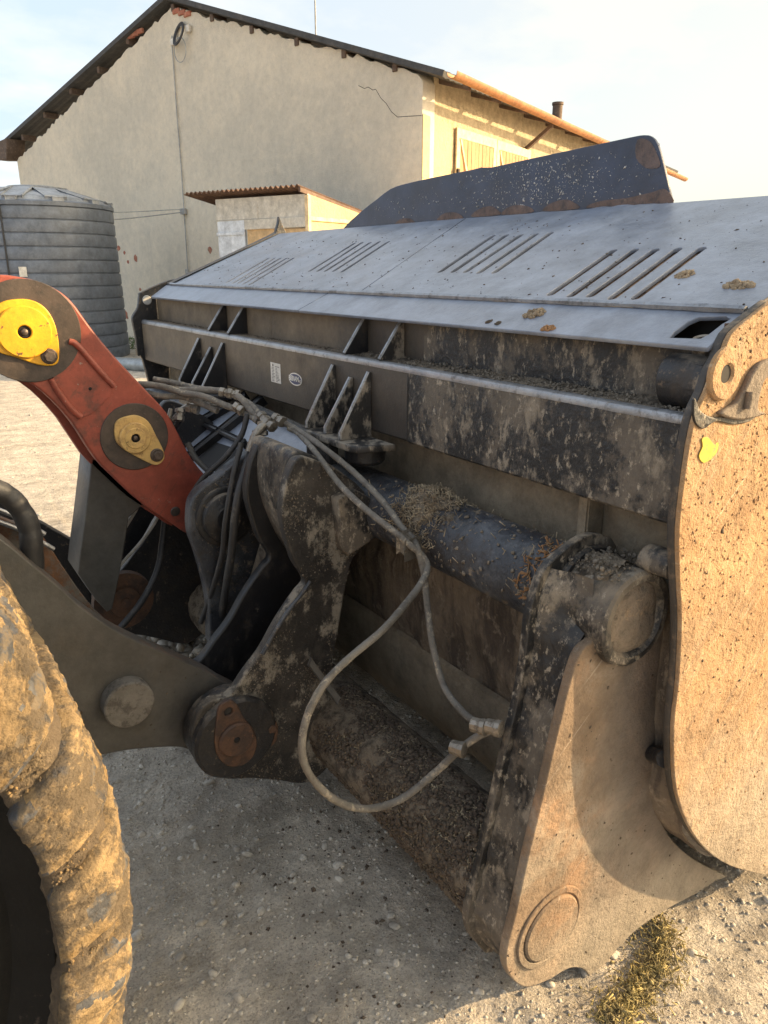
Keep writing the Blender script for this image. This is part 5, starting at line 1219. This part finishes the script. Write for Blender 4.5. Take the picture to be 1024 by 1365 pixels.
# roof slabs with overhangs
OV = 0.12
def roof_slab(a, b, lab):
    (x0, z0), (x1, z1) = a, b
    d = Vector((x1 - x0, z1 - z0)); L = d.length; d.normalize(); up = Vector((-d.y, d.x))
    if up.y < 0: up = -up
    vs, fs = [], []; n = 160
    for k in range(n + 1):
        s = -OV + (LEN + OV * 2) * k / n
        w = 0.008 * math.cos(k * math.pi)
        for (t, h) in ((0, 0.0), (L, 0.0), (L, -0.09), (0, -0.09)):
            q = (x0 + d.x * t + up.x * (h + w), z0 + d.y * t + up.y * (h + w))
            vs.append(C0 + GU * q[0] + SU * s + Vector((0, 0, q[1])))
    for k in range(n):
        b_ = k * 4
        for i in range(4): fs.append((b_ + i, b_ + (i + 1) % 4, b_ + 4 + (i + 1) % 4, b_ + 4 + i))
    fs.append((0, 1, 2, 3)); fs.append((n * 4 + 3, n * 4 + 2, n * 4 + 1, n * 4))
    link('roof', mesh(vs, fs), MT['roof'], WH, label=lab)
sl = (rdg[1] - outl[0][1]) / (rdg[0] - Lx)
roof_slab(RT[0], RT[1], 'left slope of the dark sheet roof')
sr = (rdg[1] - EZ) / (rdg[0] - 0.0)
roof_slab(RT[2], RT[1], 'right slope of the dark sheet roof')
# purlin ends
for (u_, v_) in ((31, 181), (58, 152), (94, 120), (131, 90), (170, 52), (231, 6), (283, 20), (336, 36), (396, 52), (459, 68), (526, 86)):
    pass
PUR = [(12.9642,4.9976),(11.7324,5.3912),(10.3977,5.7577),(9.139,6.0232),(7.9088,6.4087),(6.2689,6.7288),(5.0842,6.3506),(3.9706,5.9612),(2.8048,5.5786),(1.6794,5.2183),(0.5652,4.8537)]
for (px_, pz_) in PUR:
    obox('purlin_end', C0 + GU * px_ + GN * (-0.15) + Vector((0, 0, pz_ - 0.02)), GU, (0, 0, 1), GN, (0.10, 0.13, 0.36), MT['oldwood'], WH, bev=0.01)
plate('eave_board', [(14.3838,4.8732),(13.3401,4.9616),(13.4975,4.4636),(14.4111,4.5365)], ((C0 + GN * 0.27), GU, (0, 0, 1)), 0.5, MT['oldwood'], WH)
# gutter: sections, brackets, doors, chimney
g0 = C0 + SU * (-0.25) + SN * 0.68 + Vector((0, 0, EZ - 0.17)); g1 = C0 + SU * (LEN + 0.2) + SN * 0.68 + Vector((0, 0, EZ - 0.32))
NS = 11
for k in range(NS):
    a_, b_ = g0.lerp(g1, k / NS), g0.lerp(g1, (k + 1.02) / NS)
    vs, fs = [], []
    for i in range(13):
        an = math.pi + math.pi * i / 12
        for e_ in (a_, b_):
            for rr_ in (0.095, 0.088):
                vs.append(e_ + SN * math.cos(an) * rr_ + Vector((0, 0, math.sin(an) * rr_ - (0.003 if k % 2 else 0))))
    for i in range(12):
        a = i * 4
        fs += [(a, a + 2, a + 6, a + 4), (a + 1, a + 5, a + 7, a + 3)]
    fs += [(0, 1, 3, 2), (48, 50, 51, 49)]
    o_ = link('gutter_section', mesh(vs, fs), MT['gutter'], WH); shade(o_, 40)
for s_ in [0.55 + 1.15 * k for k in range(13)]:
    c_ = C0 + SU * s_ + SN * 0.28 + Vector((0, 0, EZ - 0.16))
    obox('rafter_tail', c_, SN - Vector((0, 0, 0.3)), (0, 0, 1), SU, (0.6, 0.09, 0.07), MT['oldwood'], WH, bev=0.006)
s_ = [(4.105,4.1628)][0][0]
obox('eave_strut', C0 + SU * s_ + SN * 0.3 + Vector((0, 0, EZ - 0.5)), (SN * 0.6 + Vector((0, 0, 0.42))), (0, 0, 1), SU, (0.7, 0.08, 0.08), MT['oldwood'], WH)
# double wooden doors with planks and diagonal braces
zt = [(1.0932,4.0312)][0][1]
def door(s0, s1):
    fw = 0.13
    lf = plate('door_leaf', [(s0, 0.2), (s1, 0.2), (s1, zt), (s0, zt)], SIDC, 0.04, MT['cream'], WH, holes=[[(s0 + fw, 2.0), (s1 - fw, 2.0), (s1 - fw, zt - fw * 1.2), (s0 + fw, zt - fw * 1.2)]], off=-0.06, bev=0.004, label='cream framed wooden barn door leaf')
    n = 9; w = (s1 - s0 - 2 * fw) / n
    for k in range(n):
        a = s0 + fw + w * k
        obox('plank', C0 + SU * (a + w / 2) + SN * (0.035 + rng.uniform(-0.003, 0.003)) + Vector((0, 0, (2.0 + zt - fw * 1.2) / 2)), SU, (0, 0, 1), SN, (w - 0.008, zt - fw * 1.2 - 2.0, 0.03), MT['plank'], lf, bev=0.004)
    a = Vector((s0 + fw, zt - fw * 1.3)); b = Vector((s0 + fw + 0.85, 2.15))
    d = (b - a); c = (a + b) / 2
    obox('brace', C0 + SU * c.x + SN * 0.062 + Vector((0, 0, c.y)), SU * d.x + Vector((0, 0, d.y)), SN, SU, (d.length, 0.02, 0.07), MT['cream'], lf)
    obox('hinge', C0 + SU * (s0 + 0.02) + SN * 0.09 + Vector((0, 0, zt - 0.75)), SU, (0, 0, 1), SN, (0.07, 0.18, 0.03), MT['hole'], lf)
dx = [(1.0932,4.0312),(2.6959,4.1463),(4.597,4.0063)]
door(dx[0][0], dx[1][0] - 0.01)
door(dx[1][0] + 0.01, dx[1][0] + (dx[1][0] - dx[0][0]))
# chimney pipe rising beyond the eave
cb_ = Vector((16.15, 15.64, 0))
lathe('chimney_pipe', (cb_.x, cb_.y, 4.45), (0, 0, 1), [(0, 0.13), (1.35, 0.13), (1.36, 0.15), (1.42, 0.15), (1.42, 0.11)], MT['oldwood'], WH, seg=20)
# wiring on the gable
cc = [(6.3135,16.6193,6.1862)][0]; cv = Vector(cc)
def gp(P, d=0.03): return [Vector(p) + GN * d for p in P]
CB = root('pipe_coil', tuple(cv), 'coil of black pipe hung high on the gable near the ridge', 'pipe coil')
cen = cv + GN * 0.10
axc = (GN + Vector((0, 0, 0.35)) + GU * 0.25).normalized()
u_ = axc.orthogonal().normalized(); v_ = axc.cross(u_)
for k in range(4):
    rr_ = 0.17 + 0.016 * k
    tube('coil_turn', [cen + axc * (0.012 * (k % 2)) + (u_ * math.cos(a) + v_ * math.sin(a)) * rr_ for a in [2 * math.pi * i / 28 for i in range(29)]], 0.014, MT['blackcoil'], CB, n=1, seg=8)
tube('coil_loop', [cen + GN * 0.0 + (GU * math.cos(a) * 0.19 + Vector((0, 0, 1)) * (math.sin(a) * 0.22 - 0.28)) for a in [2 * math.pi * i / 24 for i in range(25)]], 0.010, MT['pvc'], CB, n=1, seg=6)
for q_ in [(6.3886,16.3797,6.25),(6.2355,16.8681,6.0946)]:
    obox('junction_box', Vector(q_) + GN * 0.05, GU, (0, 0, 1), GN, (0.12, 0.12, 0.08), MT['white'], CB, bev=0.01)
tube('hook_wire', gp([(6.3116,16.6254,6.3194),(6.3417,16.5294,6.3419),(6.3765,16.4182,6.3091),(6.4082,16.3172,6.1999)], 0.05), 0.008, MT['pvc'], CB)
CN = root('wall_conduit', tuple([(6.2027,16.9728,2.8743)][0]), 'thin grey conduit running down the gable wall', 'conduit')
tube('conduit_pipe', gp([(6.2185,16.9221,6.2246),(6.2117,16.9439,6.0667),(6.211,16.946,5.5207),(6.2062,16.9614,4.6797),(6.2089,16.9528,3.8067),(6.2027,16.9728,2.8743),(6.1929,17.0039,1.6178)]), 0.013, MT['pvc'], CN, n=2, seg=8)
obox('junction_box', Vector([(6.2027,16.9728,2.8743)][0]) + GN * 0.05, GU, (0, 0, 1), GN, (0.16, 0.12, 0.08), MT['pvc'], CN, bev=0.01)
obox('junction_box', Vector([(6.1929,17.0039,1.6178)][0]) + GN * 0.05, GU, (0, 0, 1), GN, (0.08, 0.1, 0.06), MT['pvc'], CN, bev=0.01)
WRE = root('supply_wires', tuple([(5.8138,18.2129,2.8987)][0]), 'two thin lines strung from the wall box towards the tank', 'wires')
e_ = Vector((3.4, 16.6, 2.55))
w0 = Vector([(6.202,16.9747,2.8591)][0]) + GN * 0.06
tube('wire', [w0, w0.lerp(e_, 0.5) - Vector((0, 0, 0.04)), e_], 0.012, MT['pvc'], WRE)
w0b = w0 + Vector((0, 0, 0.06)); e2 = e_ + Vector((0, 0, 0.18))
tube('wire', [w0b, w0b.lerp(e2, 0.5) - Vector((0, 0, 0.03)), e2], 0.009, MT['pvc'], WRE)
AN = root('roof_antenna', tuple(C0 + GU * 4.9 + SU * 3 + Vector((0, 0, 5.8))), 'thin antenna rod rising behind the barn roof ridge', 'antenna')
ap = Vector(AN.location)
d_ = 0.0
lathe('antenna_rod', (ap.x, ap.y, ap.z - 0.4), (0, 0, 1), [(0, 0.022), (2.6, 0.016), (2.6, 0)], MT['pvc'], AN, seg=8)
lathe('antenna_base', (ap.x, ap.y, ap.z - 0.4), (0, 0, 1), [(0, 0.1), (0.3, 0.05), (0.3, 0)], MT['pvc'], AN, seg=10)

# ================================================================== SHED
SF = ((6.0168,10.2127,0),(-0.29921,0.95419,0.00000),(0.00000,0.00000,1.00000)); SS = ((5.856,10.7256,0),(0.92777,0.37315,0.00000),(0.00000,0.00000,1.00000))
shq = [(2.6934,2.7814),(0.5365,2.732),(3.3232,2.8983),(0.6895,2.8566)]
SH = root('lean_to_shed', tuple(Vector(SS[0])), 'small pale shed with rusty corrugated roof against the barn', 'shed')
S0 = Vector(SF[0]); xR, zR = shq[1]; xL, zL = shq[0]
FRD = GU; 
zc1, zc2, xs1 = [(2.6706,2.4501)][0][1], [(1.0403,2.4228)][0][1], [(1.9762,2.3553)][0][0]
plate('front_panel', [(xR, zc2), (xL, zc1), (xL, zL), (xR, zR + 0.02)], SF, 0.04, MT['shedwall'], SH, label='stained pale sheet across the top of the shed front')
plate('shed_door', [(xL - 0.02, 0), (xL - 0.02, zc1 - 0.02), (xs1 + 0.02, zc1 - 0.02), (xs1 + 0.02, 0)], SF, 0.04, MT['sheddoor'], SH, off=-0.005, label='bluish white shed door')
zb = [(2.4984,2.2303)][0][1]
obox('door_rail', S0 + GU * ((xL + xs1) / 2) + GN * 0.012 + Vector((0, 0, zb)), GU, (0, 0, 1), GN, (abs(xL - xs1), 0.05, 0.02), MT['sheddoor'], SH)
plate('shed_board', [(xR + 0.02, 0), (xs1 - 0.03, 0), (xs1 - 0.03, zc1 - 0.16), (xR + 0.02, zc2 - 0.16)], SF, 0.03, MT['osb'], SH, off=0.01, label='tan board beside the shed door')
obox('shed_rail', S0 + GU * ((xR + xs1) / 2) + GN * 0.01 + Vector((0, 0, (zc1 + zc2) / 2 - 0.08)), GU, (0, 0, 1), GN, (abs(xR - xs1), 0.15, 0.03), MT['shedwall'], SH)
S1 = Vector(SS[0])
side_l = 1.9
zr2 = [(1.1473,2.4508)][0]
plate('shed_side', [(0, 0), (side_l, 0), (side_l, zR + 0.02 - 0.30 * side_l / 2), (0, zR + 0.02)], SS, 0.04, MT['stuccoy'], SH, label='sunlit yellow shed side')
for zz in (zc2 - 0.02, zc2 - 0.5):
    obox('side_batten', S1 + SU * (side_l / 2) + SN * 0.02 + Vector((0, 0, zz)), SU, (0, 0, 1), SN, (side_l, 0.06, 0.03), MT['cream'], SH)
obox('corner_post', S1 + SN * 0.005 + GN * 0.005 + Vector((0, 0, zR / 2)), SU, (0, 0, 1), SN, (0.07, zR, 0.07), MT['cream'], SH)
# corrugated roof: waves run front to back
vs, fs = [], []
ra, rb = Vector((shq[3][0], 0, shq[3][1])), Vector((shq[2][0], 0, shq[2][1]))
n = 230; depth = 2.45; fall = 0.16
for k in range(n + 1):
    t = k / n; x = shq[3][0] - 0.12 + (shq[2][0] - shq[3][0] + 0.12) * t; zz = shq[3][1] + (shq[2][1] - shq[3][1]) * t + 0.022 * math.sin(t * 24 * 2 * math.pi)
    for s_, dz in ((0, 0), (1, 0)):
        for h in (0, -0.008):
            vs.append(S0 + GU * x + GN * 0.16 + SU * (s_ * depth) + Vector((0, 0, zz + h - s_ * depth * fall)))
for k in range(n):
    a = k * 4
    fs += [(a, a + 4, a + 6, a + 2), (a + 1, a + 3, a + 7, a + 5), (a, a + 1, a + 5, a + 4), (a + 2, a + 6, a + 7, a + 3)]
o_ = link('corrugated_roof', mesh(vs, fs), MT['corr'], SH, label='rusty brown corrugated shed roof'); shade(o_, 50)
obox('verge_board', S0 + GU * (shq[3][0] - 0.13) + GN * 0.16 + SU * depth / 2 + Vector((0, 0, shq[3][1] - 0.05 - depth * fall / 2)), SU * 1.0 - Vector((0, 0, fall)), (0, 0, 1), GU, (depth, 0.07, 0.03), MT['corr'], SH)

# ================================================================== WATER TANK
TC = Vector((3.0, 16.2, 0.0))
TK = root('water_tank', tuple(TC), 'large round slate grey plastic water tank with ribbed wall beside the barn', 'water tank')
prof = [(0.0, 1.43)]
nb = 12; zt_ = 2.72
for k in range(nb):
    z0, z1 = zt_ * k / nb, zt_ * (k + 1) / nb
    r0 = 1.43 - 0.05 * k / nb
    prof += [(z0 + 0.008, r0 - 0.026), (z0 + 0.022, r0 - 0.006), (z0 + 0.05, r0), (z1 - 0.03, r0 - 0.001), (z1 - 0.01, r0 - 0.008), (z1 - 0.003, r0 - 0.026)]
prof += [(zt_, 1.39), (zt_ + 0.01, 1.40), (zt_ + 0.07, 1.40), (zt_ + 0.09, 1.37), (zt_ + 0.10, 1.30)]
lathe('tank_wall', TC, (0, 0, 1), prof, MT['plastic'], TK, seg=96)
lathe('tank_dome', TC + Vector((0, 0, zt_ + 0.10)), (0, 0, 1), [(0.0, 1.30), (0.06, 1.24), (0.12, 1.05), (0.18, 0.8), (0.235, 0.52), (0.26, 0.45), (0.27, 0.44)], MT['plasticlid'], TK, seg=72)
lathe('tank_lid', TC + Vector((0, 0, zt_ + 0.36)), (0, 0, 1), [(0, 0.46), (0.03, 0.47), (0.05, 0.44), (0.06, 0.3), (0.06, 0)], MT['plasticlid'], TK, seg=40)
tn = Vector((-0.182, -0.983, 0))
tu = Vector((0.983, -0.182, 0))
for ang in range(-80, 81, 32):
    d = (tn * math.cos(R(ang)) + tu * math.sin(R(ang)))
    t_ = d.cross(Vector((0, 0, 1)))
    obox('dome_rib', TC + d * 0.93 + Vector((0, 0, zt_ + 0.24)), d * 1.0 - Vector((0, 0, 0.3)), t_, Vector((0.3 * d.x, 0.3 * d.y, 1)), (0.7, 0.34, 0.05), MT['plasticlid'], TK, bev=0.02)
    obox('rim_clip', TC + d * 1.33 + Vector((0, 0, zt_ + 0.11)), d, t_, (0, 0, 1), (0.1, 0.16, 0.07), MT['plasticlid'], TK, bev=0.015)
# vertical seam pipe and label
an = math.radians(-24)
for r_, z_ in ((1, 1),):
    P = [TC + (tn * math.cos(an + 0.0) + tu * math.sin(an)) * (1.445 - 0.05 * z_2 / zt_) + Vector((0, 0, z_2)) for z_2 in [zt_ * k / 10 for k in range(11)]]
    tube('seam_pipe', P, 0.014, MT['blackcoil'], TK, n=1, seg=8)
d = (tn * math.cos(R(-14)) + tu * math.sin(R(-14)))
obox('tank_sticker', TC + d * 1.42 + Vector((0, 0, 1.62)), d.cross(Vector((0, 0, 1))), (0, 0, 1), d, (0.13, 0.17, 0.006), MT['white'], TK, bev=0.001)

# ---- small things between yard and wall
GP = root('culvert_pipe', (6.0, 14.5, 0.1), 'pale metal pipe lying on the grass strip by the barn', 'pipe')
p0, p1 = Vector([(3.3761,13.3728,0.12)][0]), Vector([(4.2654,11.7853,0.12)][0])
tube('pipe_body', [p0, p1], 0.11, MT['dirtpipe'], GP, n=1, seg=20)
P = []
for _ in range(2200):
    t = rng.random(); q_ = C0 + GU * (rng.uniform(3.5, 15)) + GN * rng.uniform(0.1, 1.6)
    P.append((q_.x, q_.y, 0.03))
bits('grass_strip', P, 0.04 + 0.05 * nr.rand(len(P)), MT['grass'], base='oct', stretch=(0.12, 0.12, 1.3), jit=0, label='green grass strip along the foot of the barn')

# ---- fodder clump below the frame and rubble heap under the coupling
HY = root('fodder_clump', tuple([(1.3199,0.7809,0)][0]), 'yellow green clump of trampled fodder beside the bucket foot', 'fodder')
P = []
path_ = [(1.4618,0.8528),(1.4127,0.8031),(1.3518,0.7718),(1.3128,0.7733),(1.2584,0.7666),(1.1981,0.7452),(1.1542,0.7594),(1.1181,0.7619)]
for _ in range(2600):
    a, b = rng.choice(list(zip(path_[:-1], path_[1:])))
    t = rng.random(); s_ = rng.choice((0.006, 0.014, 0.024, 0.042))
    P.append((a[0] + (b[0] - a[0]) * t + rng.gauss(0, s_), a[1] + (b[1] - a[1]) * t + rng.gauss(0, s_), 0.004 + abs(rng.gauss(0, 0.008))))
bits('fodder_stalks', P, 0.0014 + 0.0034 * nr.rand(len(P)) ** 2, MT['hay'], HY, base='box', stretch=(3.2, 0.32, 0.18), jit=0)
bits('fodder_lumps', P[:700], 0.001 + 0.005 * nr.rand(700) ** 3, MT['hay'], HY, base='ico', jit=0.4)
P = []
for q_ in [(0.9248,3.0892,0),(0.8148,3.1289,0),(0.9997,2.9526,0)]:
    for _ in range(260):
        a = rng.random() * 6.28; r_ = math.sqrt(rng.random()) * 0.42
        P.append((q_[0] + r_ * math.cos(a), q_[1] + r_ * math.sin(a) * 0.7, 0.02 + 0.16 * (1 - r_ / 0.42) * rng.random()))
bits('rubble_heap', P, 0.01 + 0.03 * nr.rand(len(P)) ** 2, MT['stone'], base='ico', label='low heap of pale rubble behind the lift arm')
P = on_ground(500, 0.55, 1.35, 0.95, 1.75)
bits('fallen_dung', P, 0.0015 + 0.007 * nr.rand(len(P)) ** 3, MT['chipdark'], normal=(0, 0, 1), label='dark dung crumbs fallen under the lower tube')

# crust splashed over the coupling ears, the link ear and the gussets; pale splashes on the guard
def splat(name, outline, y, n, size, mat, parent, normal=(0, -1, 0), **props):
    xs = [p[0] for p in outline]; zs = [p[1] for p in outline]; P = []
    k = 0
    while len(P) < n and k < n * 60:
        k += 1
        x, z = rng.uniform(min(xs), max(xs)), rng.uniform(min(zs), max(zs))
        c = False; j = len(outline) - 1
        for i in range(len(outline)):
            a, b = outline[i], outline[j]
            if (a[1] > z) != (b[1] > z) and x < (b[0] - a[0]) * (z - a[1]) / (b[1] - a[1]) + a[0]: c = not c
            j = i
        if c and mnoise.noise(Vector((x * 9, y, z * 9))) > rng.uniform(-0.3, 0.5): P.append((x, y, z))
    bits(name, P, size * (0.25 + nr.rand(len(P)) ** 3), MT[mat], parent, base='ico', jit=0.35, normal=normal, stretch=(1.2, 0.9, 0.35), **props)
splat('mud_spatter', EARL, 1.7195, 4500, 0.0026, 'crust', TF)
splat('mud_spatter', LE, 2.139, 900, 0.0026, 'crust', TF)
splat('mud_spatter', FP, 0.8495, 220, 0.0030, 'chipdark', TF)
splat('mud_spatter', BO, 1.829, 260, 0.0035, 'chipdark', WL)
P = []
while len(P) < 900:
    y, z = rng.uniform(1.5, 3.0), rng.uniform(1.86, 2.02)
    if rng.random() < 0.15 + 0.85 * math.exp(-((y - 1.95) / 0.22) ** 2) and z < 2.0 - max(0, y - 2.2) * 0.08: P.append((1.9715, y, z))
bits('pale_splashes', P, 0.0010 + 0.0034 * nr.rand(len(P)) ** 4, MT['hosewhite'], BK, normal=(-1, 0, 0), stretch=(1.6, 0.7, 0.25))
